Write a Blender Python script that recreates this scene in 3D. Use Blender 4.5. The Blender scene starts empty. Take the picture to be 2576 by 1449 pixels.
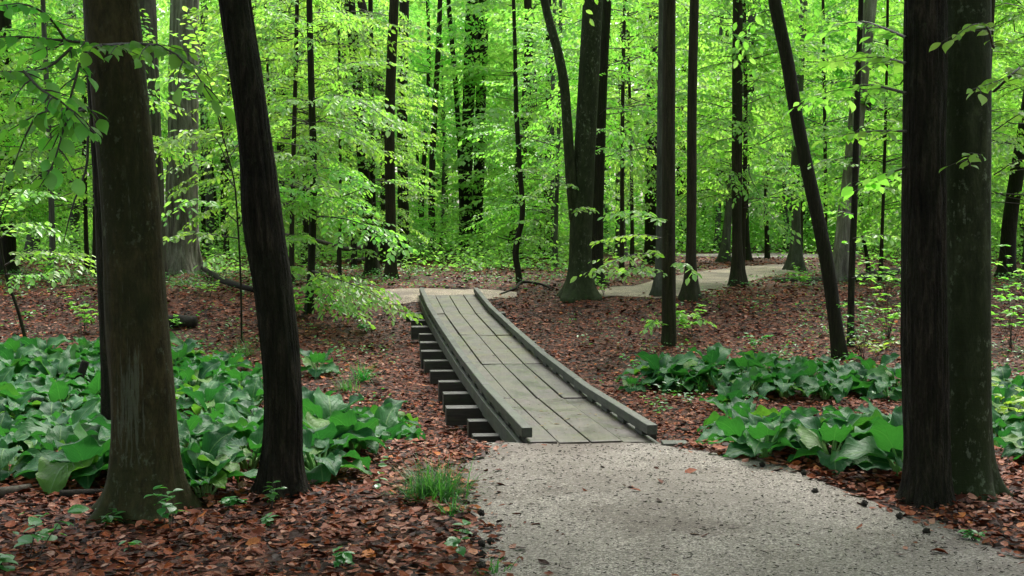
import bpy, math, random
import numpy as np
from mathutils import Vector, noise
PI = math.pi
SC = bpy.context.scene
COL = SC.collection
random.seed(7)

# ------------------------------------------------------------------ camera model (photo measured on a 2576 x 1449 sheet)
FPX, CX, CY, YH = 3000.0, 1288.0, 724.5, 540.0
CAMZ = 1.72
PITCH = math.atan((CY - YH) / FPX)
FWD = np.array([0, math.cos(PITCH), -math.sin(PITCH)])
UPV = np.array([0, math.sin(PITCH), math.cos(PITCH)])
CAMP = np.array([0, 0, CAMZ])

def ray(x, y):
    return FWD * FPX + np.array([x - CX, 0, 0]) + UPV * (CY - y)

def at(x, y, Y):
    d = ray(x, y)
    return CAMP + d * (Y / d[1])

def proj(p):
    v = np.asarray(p) - CAMP
    z = v @ FWD
    return CX + v[0] / z * FPX, CY - (v @ UPV) / z * FPX

PY = np.array([-12, 0, 6, 7.6, 8.85, 9.35, 10.2, 11.4, 14, 16.5, 18.5, 19.9, 20.9, 22, 24, 30, 45, 70, 130])
PZ = np.array([0, 0, 0, -.005, -.02, -.26, -.37, -.40, -.39, -.31, -.18, .0, .24, .30, .29, .25, .17, .25, .6])

def H(X, Y):
    X = np.asarray(X, float); Y = np.asarray(Y, float)
    z = np.interp(Y, PY, PZ)
    side = np.clip((np.abs(X - .4) - 2.0) / 2.5, 0, 1) * np.clip((14 - Y) / 5, 0, 1) * np.clip((Y - 5.5) / 2, 0, 1)
    z = z - .06 * side
    z = z + .022 * np.sin(X * 1.3 + 1) * np.sin(Y * 1.1 + .5) + .012 * np.sin(X * 2.9 + Y * 1.7) + .035 * np.sin(X * .33 + 2) * np.sin(Y * .27)
    return z

def G(x, y):
    d = ray(x, y); d = d / d[1]
    ts = np.linspace(3.0, 125, 2500)
    P = CAMP[None] + d[None] * ts[:, None]
    below = P[:, 2] < H(P[:, 0], P[:, 1])
    if not below.any():
        t = 90.0
    else:
        i = int(np.argmax(below)); lo, hi = ts[max(i - 1, 0)], ts[i]
        for _ in range(24):
            m = (lo + hi) / 2; p = CAMP + d * m
            if p[2] < H(p[0], p[1]): hi = m
            else: lo = m
        t = hi
    p = CAMP + d * t
    p[2] = float(H(p[0], p[1]))
    return p

# ------------------------------------------------------------------ mesh helpers
class MB:
    def __init__(s):
        s.v = []; s.f = []; s.n = 0; s.uv = []
    def add(s, V, faces, mat=0, uv=None):
        V = np.asarray(V, float)
        s.v.append(V)
        for F in faces:
            F = np.asarray(F, int)
            if len(F): s.f.append((F + s.n, mat))
        s.uv.append(np.zeros((len(V), 2)) if uv is None else np.asarray(uv))
        s.n += len(V)
    def mesh(s, name, mats, smooth=False, uv=False):
        V = np.concatenate(s.v); me = bpy.data.meshes.new(name)
        me.vertices.add(len(V)); me.vertices.foreach_set('co', V.astype('f').ravel())
        idx = np.concatenate([F.ravel() for F, m in s.f]).astype('i')
        tot = np.concatenate([np.full(len(F), F.shape[1]) for F, m in s.f])
        mi = np.concatenate([np.full(len(F), m) for F, m in s.f]).astype('i')
        start = (np.cumsum(tot) - tot).astype('i')
        me.loops.add(len(idx)); me.loops.foreach_set('vertex_index', idx)
        me.polygons.add(len(tot)); me.polygons.foreach_set('loop_start', start)
        me.polygons.foreach_set('material_index', mi)
        me.polygons.foreach_set('use_smooth', np.full(len(tot), smooth))
        if uv:
            l = me.uv_layers.new(name='UVMap')
            l.data.foreach_set('uv', np.concatenate(s.uv)[idx].astype('f').ravel())
        for m in mats: me.materials.append(m)
        me.update(calc_edges=True); me.validate()
        return me

def link(name, me, parent=None, loc=None):
    o = bpy.data.objects.new(name, me); COL.objects.link(o)
    if parent is not None: o.parent = parent
    if loc is not None: o.location = loc
    return o

def tag(o, label=None, cat=None, group=None, kind=None):
    if label: o['label'] = label
    if cat: o['category'] = cat
    if group: o['group'] = group
    if kind: o['kind'] = kind
    return o

def thing(name, label, cat, loc, rz=0, group=None):
    o = link(name, None, None, loc); o.rotation_euler = (0, 0, rz); o.empty_display_size = .1
    return tag(o, label, cat, group)

def norm(v):
    return v / np.maximum(np.linalg.norm(v, axis=-1, keepdims=True), 1e-9)

# leaf templates: (u along, v across, w up)
LEAF6 = (np.array([[0, 0, 0], [.30, .26, .05], [.66, .24, .0], [1, 0, -.12], [.66, -.24, .0], [.30, -.26, .05]]), [np.array([[0, 3, 2, 1], [0, 5, 4, 3]])])
LEAF4 = (np.array([[0, 0, 0], [.45, .30, .03], [1, 0, -.08], [.45, -.30, .03]]), [np.array([[0, 3, 2, 1]])])
_st = [(.12, .15), (.28, .265), (.46, .31), (.64, .27), (.80, .165), (.92, .07)]
_v = [[0, 0, 0]] ; _f4 = []; _f3 = []
for u, hw in _st:
    c = -.22 * (u - .2) ** 2
    _v += [[u, hw, c + .05 * hw * 3], [u, 0, c], [u, -hw, c + .05 * hw * 3]]
_v.append([1.0, 0, -.2])
_f3 += [[0, 2, 1], [0, 3, 2]]
for k in range(5):
    a = 1 + 3 * k; b = a + 3
    _f4 += [[a, a + 1, b + 1, b], [a + 1, a + 2, b + 2, b + 1]]
a = 16; _f3 += [[a, a + 1, 19], [a + 1, a + 2, 19]]
LEAFN = (np.array(_v), [np.array(_f4), np.array(_f3)])

def leaves_geo(tmpl, pos, d, n, size):
    T, F = tmpl
    d = norm(d); b = norm(np.cross(n, d)); n = np.cross(d, b)
    N, k = len(pos), len(T)
    V = pos[:, None] + size[:, None, None] * (T[None, :, 0:1] * d[:, None] + T[None, :, 1:2] * b[:, None] + T[None, :, 2:3] * n[:, None])
    off = (np.arange(N) * k)[:, None, None]
    return V.reshape(-1, 3), [(f[None] + off).reshape(-1, f.shape[1]) for f in F]

def segs_geo(p0, p1, r0, r1, k=3):
    d = norm(p1 - p0); ref = np.where(np.abs(d[:, 2:3]) > .9, np.array([[1., 0, 0]]), np.array([[0, 0, 1.]]))
    a = norm(np.cross(d, ref)); b = np.cross(d, a)
    N = len(p0); V = []
    for j in range(k):
        c, s_ = math.cos(2 * PI * j / k), math.sin(2 * PI * j / k)
        V.append(p0 + (a * c + b * s_) * r0[:, None])
    for j in range(k):
        c, s_ = math.cos(2 * PI * j / k), math.sin(2 * PI * j / k)
        V.append(p1 + (a * c + b * s_) * r1[:, None])
    V = np.stack(V, 1).reshape(-1, 3)
    off = (np.arange(N) * 2 * k)[:, None]
    F = np.concatenate([np.array([[j, (j + 1) % k, k + (j + 1) % k, k + j]]) + off for j in range(k)])
    return V, [F]

def spline(P, n):
    P = np.asarray(P, float); m = len(P)
    if m == 2:
        t = np.linspace(0, 1, n)[:, None]; return P[0] * (1 - t) + P[1] * t
    d = np.r_[0, np.cumsum(np.maximum(np.linalg.norm(np.diff(P[:, :3], axis=0), axis=1), 1e-6))]; d /= d[-1]
    M = np.gradient(P, d, axis=0)
    out = []
    for t in np.linspace(0, 1, n):
        i = min(int(np.searchsorted(d, t, 'right')) - 1, m - 2); h = d[i + 1] - d[i]; s = (t - d[i]) / h
        out.append((2 * s**3 - 3 * s**2 + 1) * P[i] + (s**3 - 2 * s**2 + s) * h * M[i] + (-2 * s**3 + 3 * s**2) * P[i + 1] + (s**3 - s**2) * h * M[i + 1])
    return np.array(out)

# ------------------------------------------------------------------ leafy sprays
def make_spray(rng, axis, leaf=.085, spacing=.045, tw_step=.12, wide=.45, start=.1, tilt=.45, droop=.35):
    """axis: (n,3) polyline. Flat beech-like spray: side twigs both sides, leaves alternate along all twigs."""
    axis = np.asarray(axis, float)
    sl = np.linalg.norm(np.diff(axis, axis=0), axis=1); cum = np.r_[0, np.cumsum(sl)]; L = cum[-1]
    def ev(s):
        return np.array([np.interp(s, cum, axis[:, k]) for k in range(3)])
    lines = [(axis, .006 * L + .002, .0015, start)]
    s = start * L; side = 1
    while s < L * .97:
        t = s / L
        ln = wide * L * (1 - .75 * t) * rng.uniform(.55, 1.1) * min(1, .5 + 3 * (t - start))
        if ln > .05:
            p = ev(s); tg = norm(ev(min(s + .05, L)) - ev(max(s - .05, 0)))
            lat = norm(np.cross(np.array([0, 0, 1.]), tg)) * side
            ang = rng.uniform(.7, 1.1)
            dv = norm(tg * math.cos(ang) + lat * math.sin(ang) + np.array([0, 0, rng.normal(0, .12)]))
            q = np.linspace(0, 1, 4)[:, None]
            bend = norm(tg) * .25
            ln_pts = p + dv * q * ln + bend * ln * q**2 + np.array([0, 0, -droop * .6]) * ln * q**2
            lines.append((ln_pts, .0035, .001, .12))
        s += tw_step * rng.uniform(.6, 1.4); side = -side
    LP, LD, LN, LS = [], [], [], []; S0, S1, R0, R1 = [], [], [], []
    for pts, r0, r1, st in lines:
        k = len(pts)
        for i in range(k - 1):
            S0.append(pts[i]); S1.append(pts[i + 1]); R0.append(r0 + (r1 - r0) * i / (k - 1)); R1.append(r0 + (r1 - r0) * (i + 1) / (k - 1))
        c = np.r_[0, np.cumsum(np.linalg.norm(np.diff(pts, axis=0), axis=1))]
        n = max(2, int(c[-1] * (1 - st) / spacing))
        ss = np.linspace(st * c[-1], c[-1], n)
        pp = np.stack([np.interp(ss, c, pts[:, j]) for j in range(3)], 1)
        tg = norm(np.gradient(pp, axis=0) + 1e-9)
        lat = norm(np.cross(np.array([[0, 0, 1.]]), tg)); sg = np.where(np.arange(n) % 2 == 0, 1., -1.)[:, None]
        a = rng.uniform(.55, 1.15, (n, 1)); a[-1] = 0
        d = tg * np.cos(a) + lat * sg * np.sin(a)
        d[:, 2] -= rng.uniform(.05, .75, n) * (droop + .3)
        nn = np.array([[0, 0, 1.]]) + rng.normal(0, tilt, (n, 3))
        LP.append(pp); LD.append(d); LN.append(nn); LS.append(leaf * rng.uniform(.5, 1.25, n))
    return dict(p=np.concatenate(LP), d=norm(np.concatenate(LD)), n=norm(np.concatenate(LN)), s=np.concatenate(LS),
                a=np.array(S0), b=np.array(S1), r0=np.array(R0), r1=np.array(R1))

def put_spray(mb, sp, tmpl=LEAF6, R=None, T=None, leafmat=0, twigmat=1, twigs=True):
    f = (lambda x: x) if R is None else (lambda x: x @ R.T)
    g = (lambda x: x) if T is None else (lambda x: x + T)
    mb.add(*leaves_geo(tmpl, g(f(sp['p'])), f(sp['d']), f(sp['n']), sp['s']), mat=leafmat)
    if twigs: mb.add(*segs_geo(g(f(sp['a'])), g(f(sp['b'])), sp['r0'], sp['r1']), mat=twigmat)

def rotz_pitch(yaw, pitch, roll=0):
    c, s = math.cos(yaw), math.sin(yaw); Rz = np.array([[c, -s, 0], [s, c, 0], [0, 0, 1]])
    c, s = math.cos(pitch), math.sin(pitch); Ry = np.array([[c, 0, -s], [0, 1, 0], [s, 0, c]])
    c, s = math.cos(roll), math.sin(roll); Rx = np.array([[1, 0, 0], [0, c, -s], [0, s, c]])
    return Rz @ Ry @ Rx

def protos(rng, n, Ls, leaf, spacing, tw, wide=.42):
    out = []
    for i in range(n):
        L = rng.uniform(*Ls); t = np.linspace(0, 1, 7)
        ax = np.stack([L * t, .12 * L * np.sin(t * 3 + rng.uniform(0, 6)) * t, L * (.18 * t - rng.uniform(.22, .5) * t**2)], 1)
        out.append(make_spray(rng, ax, leaf, spacing, tw, wide)); out[-1]['L'] = L
    return out

# ------------------------------------------------------------------ materials
def mat(name):
    m = bpy.data.materials.new(name); m.use_nodes = True; nt = m.node_tree; nt.nodes.clear()
    out = nt.nodes.new('ShaderNodeOutputMaterial')
    return m, nt, out
def N(nt, t, **kw):
    n = nt.nodes.new(t)
    for k, v in kw.items():
        if k in n.inputs.keys() if hasattr(n.inputs, 'keys') else False: n.inputs[k].default_value = v
        else: setattr(n, k, v)
    return n
def ramp(nt, fac, stops, interp='LINEAR'):
    r = nt.nodes.new('ShaderNodeValToRGB'); cr = r.color_ramp; cr.interpolation = interp
    while len(cr.elements) < len(stops): cr.elements.new(.5)
    for e, (p, c) in zip(cr.elements, stops):
        e.position = p; e.color = (*c, 1) if len(c) == 3 else c
    nt.links.new(fac, r.inputs[0]); return r.outputs[0]
def noise_n(nt, vec, scale, detail=4, rough=.6, dist=0):
    n = nt.nodes.new('ShaderNodeTexNoise'); n.inputs['Scale'].default_value = scale; n.inputs['Detail'].default_value = detail
    n.inputs['Roughness'].default_value = rough; n.inputs['Distortion'].default_value = dist
    if vec is not None: nt.links.new(vec, n.inputs['Vector'])
    return n.outputs['Fac']
def mapped(nt, src, scale):
    m = nt.nodes.new('ShaderNodeMapping'); m.inputs['Scale'].default_value = scale; nt.links.new(src, m.inputs['Vector']); return m.outputs[0]
def mix(nt, fac, a, b, mode='MIX'):
    m = nt.nodes.new('ShaderNodeMix'); m.data_type = 'RGBA'; m.blend_type = mode
    for s, v in ((m.inputs[0], fac), (m.inputs[6], a), (m.inputs[7], b)):
        if isinstance(v, (int, float)): s.default_value = v
        elif isinstance(v, tuple): s.default_value = (*v, 1)
        else: nt.links.new(v, s)
    return m.outputs[2]
def math_n(nt, op, a, b=None, clamp=False):
    m = nt.nodes.new('ShaderNodeMath'); m.operation = op; m.use_clamp = clamp
    for s, v in ((m.inputs[0], a), (m.inputs[1], b)):
        if v is None: continue
        if isinstance(v, (int, float)): s.default_value = v
        else: nt.links.new(v, s)
    return m.outputs[0]
def bump(nt, h, strength, dist=.02, normal=None):
    b = nt.nodes.new('ShaderNodeBump'); b.inputs['Strength'].default_value = strength; b.inputs['Distance'].default_value = dist
    nt.links.new(h, b.inputs['Height'])
    if normal is not None: nt.links.new(normal, b.inputs['Normal'])
    return b.outputs[0]
def bsdf(nt, out, col, rough=.6, normal=None, spec=.4):
    p = nt.nodes.new('ShaderNodeBsdfPrincipled')
    if isinstance(col, tuple): p.inputs['Base Color'].default_value = (*col, 1)
    else: nt.links.new(col, p.inputs['Base Color'])
    if isinstance(rough, (int, float)): p.inputs['Roughness'].default_value = rough
    else: nt.links.new(rough, p.inputs['Roughness'])
    p.inputs['Specular IOR Level'].default_value = spec
    if normal is not None: nt.links.new(normal, p.inputs['Normal'])
    nt.links.new(p.outputs[0], out.inputs[0]); return p
def texco(nt, which='Object'):
    return nt.nodes.new('ShaderNodeTexCoord').outputs[which]

def leaf_mat(name, refl, trans, mixf=.5, gloss=.06, rough=.35, vary=.5, hue=None):
    """refl / trans: lists of colours picked per leaf"""
    m, nt, out = mat(name)
    g = nt.nodes.new('ShaderNodeNewGeometry'); oi = nt.nodes.new('ShaderNodeObjectInfo')
    r = g.outputs['Random Per Island']
    n = len(refl)
    ca = ramp(nt, r, [(i / max(1, n - 1), c) for i, c in enumerate(refl)])
    cb = ramp(nt, r, [(i / max(1, n - 1), c) for i, c in enumerate(trans)])
    def tint(c):
        h = nt.nodes.new('ShaderNodeHueSaturation')
        hv = math_n(nt, 'MULTIPLY_ADD', oi.outputs['Random'], .028); nt.nodes[-1].inputs[2].default_value = .499
        vv = math_n(nt, 'MULTIPLY_ADD', oi.outputs['Random'], vary * .6); nt.nodes[-1].inputs[2].default_value = 1 - vary * .3
        nt.links.new(hv, h.inputs['Hue']); nt.links.new(vv, h.inputs['Value']); nt.links.new(c, h.inputs['Color']); return h.outputs[0]
    ca, cb = tint(ca), tint(cb)
    d = nt.nodes.new('ShaderNodeBsdfDiffuse'); nt.links.new(ca, d.inputs[0])
    t = nt.nodes.new('ShaderNodeBsdfTranslucent'); nt.links.new(cb, t.inputs[0])
    mx = nt.nodes.new('ShaderNodeMixShader'); mx.inputs[0].default_value = mixf
    nt.links.new(d.outputs[0], mx.inputs[1]); nt.links.new(t.outputs[0], mx.inputs[2])
    gl = nt.nodes.new('ShaderNodeBsdfGlossy'); gl.inputs['Roughness'].default_value = rough
    m2 = nt.nodes.new('ShaderNodeMixShader'); m2.inputs[0].default_value = gloss
    nt.links.new(mx.outputs[0], m2.inputs[1]); nt.links.new(gl.outputs[0], m2.inputs[2]); nt.links.new(m2.outputs[0], out.inputs[0])
    return m

M = {}
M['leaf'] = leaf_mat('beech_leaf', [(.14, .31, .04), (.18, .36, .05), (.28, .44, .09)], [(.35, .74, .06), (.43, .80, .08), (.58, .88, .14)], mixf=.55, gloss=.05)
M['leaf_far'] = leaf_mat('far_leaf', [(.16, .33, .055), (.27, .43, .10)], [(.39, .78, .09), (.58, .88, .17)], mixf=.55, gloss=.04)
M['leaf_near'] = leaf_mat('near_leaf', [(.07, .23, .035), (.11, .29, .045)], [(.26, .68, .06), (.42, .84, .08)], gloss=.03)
M['leaf_under'] = leaf_mat('undergrowth_leaf', [(.16, .34, .05), (.26, .44, .09)], [(.38, .78, .08), (.55, .86, .13)], mixf=.5, gloss=.04)
M['seedling'] = leaf_mat('seedling_leaf', [(.06, .20, .05), (.09, .27, .06)], [(.12, .4, .05), (.2, .5, .05)], gloss=.08)
M['yellow_leaf'] = leaf_mat('yellow_leaf', [(.25, .36, .04), (.3, .42, .05)], [(.4, .6, .05), (.5, .7, .06)])
M['grass'] = leaf_mat('grass_blade', [(.03, .14, .02), (.05, .20, .03)], [(.07, .30, .03), (.11, .38, .04)], gloss=.04)

def twig_mat():
    m, nt, out = mat('twig_bark'); tc = texco(nt)
    c = ramp(nt, noise_n(nt, tc, 9), [(.3, (.018, .014, .01)), (.7, (.05, .04, .03))])
    bsdf(nt, out, c, .7); return m
M['twig'] = twig_mat()

def bark(name, dark, mid, light, ridge=(38, 38, 3.2), bstr=.6, bdist=.02, green=.25, lichen=0., streak=None, moss_h=0., rough=.75, rings=0.):
    m, nt, out = mat(name); tc = texco(nt); oi = nt.nodes.new('ShaderNodeObjectInfo')
    off = nt.nodes.new('ShaderNodeVectorMath'); off.operation = 'ADD'
    cm = nt.nodes.new('ShaderNodeCombineXYZ'); rr = math_n(nt, 'MULTIPLY', oi.outputs['Random'], 37.0)
    nt.links.new(rr, cm.inputs[2]); nt.links.new(tc, off.inputs[0]); nt.links.new(cm.outputs[0], off.inputs[1]); P = off.outputs[0]
    rid = noise_n(nt, mapped(nt, P, ridge), 1.0, 5, .65, .4)
    fine = noise_n(nt, mapped(nt, P, (90, 90, 40)), 1.0, 3, .6)
    big = noise_n(nt, mapped(nt, P, (3.5, 3.5, 1.3)), 1.0, 4, .6)
    c = ramp(nt, rid, [(.30, dark), (.52, mid), (.74, light)])
    c = mix(nt, .5, c, ramp(nt, fine, [(.3, (.55, .55, .55)), (.7, (1.35, 1.35, 1.35))]), 'MULTIPLY')
    c = mix(nt, math_n(nt, 'MULTIPLY', ramp(nt, big, [(.45, (0, 0, 0)), (.62, (1, 1, 1))]), green), c, (.012, .018, .005))
    if lichen:
        l = noise_n(nt, mapped(nt, P, (24, 24, 15)), 1.0, 5, .7)
        l2 = noise_n(nt, mapped(nt, P, (3, 3, 1.5)), 1.0, 2)
        msk = math_n(nt, 'MULTIPLY', ramp(nt, l, [(.56, (0, 0, 0)), (.64, (1, 1, 1))]), ramp(nt, l2, [(.45, (0, 0, 0)), (.6, (1, 1, 1))]))
        c = mix(nt, math_n(nt, 'MULTIPLY', msk, lichen), c, (.10, .12, .075))
    if streak:   # pale lichen running down one face of the trunk: (x centre, half width, z centre, half height)
        xc, hw, zc, hh = streak
        sp = nt.nodes.new('ShaderNodeSeparateXYZ'); nt.links.new(tc, sp.inputs[0])
        dx = math_n(nt, 'DIVIDE', math_n(nt, 'SUBTRACT', sp.outputs[0], xc), hw); dz = math_n(nt, 'DIVIDE', math_n(nt, 'SUBTRACT', sp.outputs[2], zc), hh)
        dd = math_n(nt, 'ADD', math_n(nt, 'MULTIPLY', dx, dx), math_n(nt, 'MULTIPLY', dz, dz))
        w = math_n(nt, 'SUBTRACT', 1.0, dd, True)
        fr = math_n(nt, 'LESS_THAN', sp.outputs[1], .05)
        sn = noise_n(nt, mapped(nt, tc, (42, 42, 2.6)), 1.0, 5, .7)
        k = math_n(nt, 'MULTIPLY', math_n(nt, 'ADD', sn, math_n(nt, 'MULTIPLY', w, .20)), fr)
        c = mix(nt, math_n(nt, 'MULTIPLY', ramp(nt, k, [(.63, (0, 0, 0)), (.70, (1, 1, 1))]), .5), c, (.085, .098, .065))
    if moss_h:
        sp2 = nt.nodes.new('ShaderNodeSeparateXYZ'); nt.links.new(tc, sp2.inputs[0])
        mh = math_n(nt, 'SUBTRACT', 1.0, math_n(nt, 'DIVIDE', sp2.outputs[2], moss_h), True)
        mk = math_n(nt, 'MULTIPLY', mh, ramp(nt, noise_n(nt, mapped(nt, P, (9, 9, 5)), 1.0, 4), [(.35, (0, 0, 0)), (.6, (1, 1, 1))]))
        c = mix(nt, math_n(nt, 'MULTIPLY', mk, .6), c, (.022, .033, .010))
    h = math_n(nt, 'ADD', rid, math_n(nt, 'MULTIPLY', fine, .35))
    if rings:
        rg = noise_n(nt, mapped(nt, P, (2, 2, 22)), 1.0, 3); h = math_n(nt, 'ADD', h, math_n(nt, 'MULTIPLY', rg, rings))
    bsdf(nt, out, c, rough, bump(nt, h, bstr, bdist), .12)
    return m
M['beech_near'] = bark('smooth_beech_bark', (.013, .0105, .004), (.031, .025, .009), (.055, .045, .018), (22, 22, 7), .5, .015, .6, .5, streak=(-.02, .12, .66, .50), moss_h=.5, rings=.8)
M['beech_right'] = bark('mossy_beech_bark', (.011, .014, .005), (.024, .030, .012), (.046, .055, .026), (16, 16, 5), .5, .015, .6, 1.0, moss_h=.8, rings=.8)
M['rough_dark'] = bark('furrowed_dark_bark', (.0045, .004, .0025), (.017, .014, .009), (.058, .047, .032), (30, 30, 4.5), 1.0, .06, .3, .12)
M['dark'] = bark('dark_wet_bark', (.006, .0055, .003), (.016, .014, .008), (.032, .027, .016), (42, 42, 3.5), .8, .02, .4, .12, moss_h=.5)
M['pale'] = bark('pale_furrowed_bark', (.05, .042, .035), (.20, .178, .152), (.44, .41, .375), (10, 10, 1.1), 1.0, .05, .1, .3)
M['brown'] = bark('brown_furrowed_bark', (.03, .025, .02), (.075, .065, .054), (.14, .125, .105), (12, 12, 1.3), 1.0, .05, .2, .2)
M['grey'] = bark('grey_bark', (.05, .05, .042), (.085, .085, .072), (.12, .12, .10), (14, 14, 3), .5, .02, .5, .4, moss_h=1.0)
M['mid'] = bark('brown_bark', (.011, .009, .005), (.026, .021, .012), (.046, .037, .023), (26, 26, 2.5), .7, .02, .35, .2, moss_h=.6)
M['wood_dead'] = bark('dead_wood', (.03, .024, .018), (.07, .058, .046), (.13, .11, .095), (20, 20, 20), .6, .01, .2, .1)
M['wood_black'] = bark('rotten_wood', (.008, .007, .006), (.018, .015, .012), (.035, .028, .022), (25, 25, 25), .6, .01, .2, .05)

def cabbage_mat():
    m, nt, out = mat('cabbage_leaf'); g = nt.nodes.new('ShaderNodeNewGeometry'); r = g.outputs['Random Per Island']
    uvn = nt.nodes.new('ShaderNodeUVMap'); uvn.uv_map = 'UVMap'; sp = nt.nodes.new('ShaderNodeSeparateXYZ'); nt.links.new(uvn.outputs[0], sp.inputs[0])
    av = math_n(nt, 'ABSOLUTE', sp.outputs[1])
    ph = math_n(nt, 'SUBTRACT', sp.outputs[0], math_n(nt, 'MULTIPLY', math_n(nt, 'POWER', av, .8), .55))
    vein = math_n(nt, 'ABSOLUTE', math_n(nt, 'SINE', math_n(nt, 'MULTIPLY', ph, 22.0)))
    mid = math_n(nt, 'SUBTRACT', 1.0, math_n(nt, 'MULTIPLY', av, 14.0), True)
    base = ramp(nt, r, [(0, (.014, .078, .026)), (.45, (.024, .115, .038)), (.75, (.036, .14, .038)), (.95, (.045, .155, .03)), (1, (.085, .19, .02))])
    tr = ramp(nt, r, [(0, (.03, .17, .025)), (.85, (.05, .25, .025)), (1, (.15, .40, .03))])
    vm = math_n(nt, 'SUBTRACT', 1.0, math_n(nt, 'MULTIPLY', vein, 3.0), True)
    col = mix(nt, math_n(nt, 'MULTIPLY', vm, .28), base, (.09, .22, .07))
    col = mix(nt, math_n(nt, 'MULTIPLY', mid, .9), col, (.16, .30, .10))
    tc = texco(nt); pn = noise_n(nt, tc, 30, 3)
    col = mix(nt, .35, col, ramp(nt, pn, [(.3, (.6, .6, .6)), (.7, (1.3, 1.3, 1.3))]), 'MULTIPLY')
    br = noise_n(nt, tc, 9, 4, .7); edge = math_n(nt, 'MULTIPLY', av, av)
    bk = math_n(nt, 'ADD', br, math_n(nt, 'MULTIPLY', edge, .09))
    col = mix(nt, ramp(nt, bk, [(.70, (0, 0, 0)), (.76, (.8, .8, .8))]), col, (.09, .055, .015))
    h = math_n(nt, 'SUBTRACT', math_n(nt, 'MULTIPLY', pn, .8), math_n(nt, 'MULTIPLY', math_n(nt, 'ADD', vm, mid, True), .5))
    nb = bump(nt, h, .55, .012)
    p = nt.nodes.new('ShaderNodeBsdfPrincipled'); nt.links.new(col, p.inputs['Base Color']); p.inputs['Roughness'].default_value = .5; p.inputs['Specular IOR Level'].default_value = .27
    nt.links.new(nb, p.inputs['Normal'])
    t = nt.nodes.new('ShaderNodeBsdfTranslucent'); nt.links.new(tr, t.inputs[0])
    mx = nt.nodes.new('ShaderNodeMixShader'); mx.inputs[0].default_value = .33
    nt.links.new(p.outputs[0], mx.inputs[1]); nt.links.new(t.outputs[0], mx.inputs[2]); nt.links.new(mx.outputs[0], out.inputs[0]); return m
M['cabbage'] = cabbage_mat()
M['stalk'] = leaf_mat('pale_stalk', [(.16, .30, .08), (.22, .36, .10)], [(.1, .3, .04), (.1, .3, .04)], mixf=.2)

def litter_mat():
    m, nt, out = mat('dead_leaf'); g = nt.nodes.new('ShaderNodeNewGeometry'); r = g.outputs['Random Per Island']
    c = ramp(nt, r, [(0, (.015, .0065, .0045)), (.16, (.035, .012, .007)), (.34, (.105, .023, .009)), (.52, (.20, .045, .012)), (.68, (.145, .044, .022)), (.84, (.23, .085, .052)), (.95, (.31, .165, .12)), (1, (.38, .11, .016))])
    tc = texco(nt); c = mix(nt, .5, c, ramp(nt, noise_n(nt, tc, 45, 3), [(.3, (.55, .55, .55)), (.7, (1.4, 1.4, 1.4))]), 'MULTIPLY')
    bsdf(nt, out, c, .55, bump(nt, noise_n(nt, tc, 60, 2), .3, .006), .1); return m
M['litter'] = litter_mat()

def husk_mat():
    m, nt, out = mat('husk'); g = nt.nodes.new('ShaderNodeNewGeometry')
    c = ramp(nt, g.outputs['Random Per Island'], [(0, (.03, .018, .01)), (.4, (.12, .085, .045)), (.8, (.26, .22, .12)), (1, (.16, .05, .02))])
    bsdf(nt, out, c, .7, None, .1); return m
M['husk'] = husk_mat()

def ground_mat():
    m, nt, out = mat('forest_floor'); tc = texco(nt)
    v = nt.nodes.new('ShaderNodeTexVoronoi'); v.inputs['Scale'].default_value = 13; nt.links.new(tc, v.inputs['Vector'])
    sp = nt.nodes.new('ShaderNodeSeparateColor'); nt.links.new(v.outputs['Color'], sp.inputs[0])
    c = ramp(nt, sp.outputs[0], [(0, (.009, .004, .003)), (.35, (.028, .009, .005)), (.6, (.08, .019, .007)), (.85, (.11, .034, .018)), (1, (.14, .06, .038))])
    big = noise_n(nt, tc, .35, 4); c = mix(nt, ramp(nt, big, [(.42, (0, 0, 0)), (.6, (.6, .6, .6))]), c, (.035, .022, .015))
    h = math_n(nt, 'ADD', v.outputs['Distance'], noise_n(nt, tc, 20, 4))
    bsdf(nt, out, c, .7, bump(nt, h, .8, .04), .15); return m
M['ground'] = ground_mat()

def gravel_mat(name, tan=1.0):
    m, nt, out = mat(name); tc = texco(nt)
    v = nt.nodes.new('ShaderNodeTexVoronoi'); v.inputs['Scale'].default_value = 120; nt.links.new(tc, v.inputs['Vector'])
    sp = nt.nodes.new('ShaderNodeSeparateColor'); nt.links.new(v.outputs['Color'], sp.inputs[0])
    c = ramp(nt, sp.outputs[0], [(0, (.045, .037, .031)), (.35, (.140, .119, .102)), (.7, (.245, .214, .186)), (1, (.44, .395, .35))])
    if tan > 1: c = mix(nt, 1.0, c, (1.45, 1.32, 1.12), 'MULTIPLY')
    deb = noise_n(nt, mapped(nt, tc, (45, 80, 60)), 1.0, 5, .75); pat = noise_n(nt, tc, .9, 4, .6, .3)
    dm = math_n(nt, 'ADD', deb, math_n(nt, 'MULTIPLY', math_n(nt, 'SUBTRACT', pat, .5), 1.15))
    c = mix(nt, math_n(nt, 'MULTIPLY', ramp(nt, dm, [(.50, (0, 0, 0)), (.62, (1, 1, 1))]), .72), c, (.062, .042, .031))
    damp = noise_n(nt, tc, .8, 4); c = mix(nt, ramp(nt, damp, [(.4, (0, 0, 0)), (.65, (.6, .6, .6))]), c, (.10, .08, .066))
    h = math_n(nt, 'ADD', math_n(nt, 'SUBTRACT', 1.0, v.outputs['Distance']), noise_n(nt, tc, 160, 2))
    bsdf(nt, out, c, .7, bump(nt, h, .7, .008), .3); return m
M['gravel'] = gravel_mat('crushed_stone'); M['gravel_tan'] = gravel_mat('tan_crushed_stone', 1.3)

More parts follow.
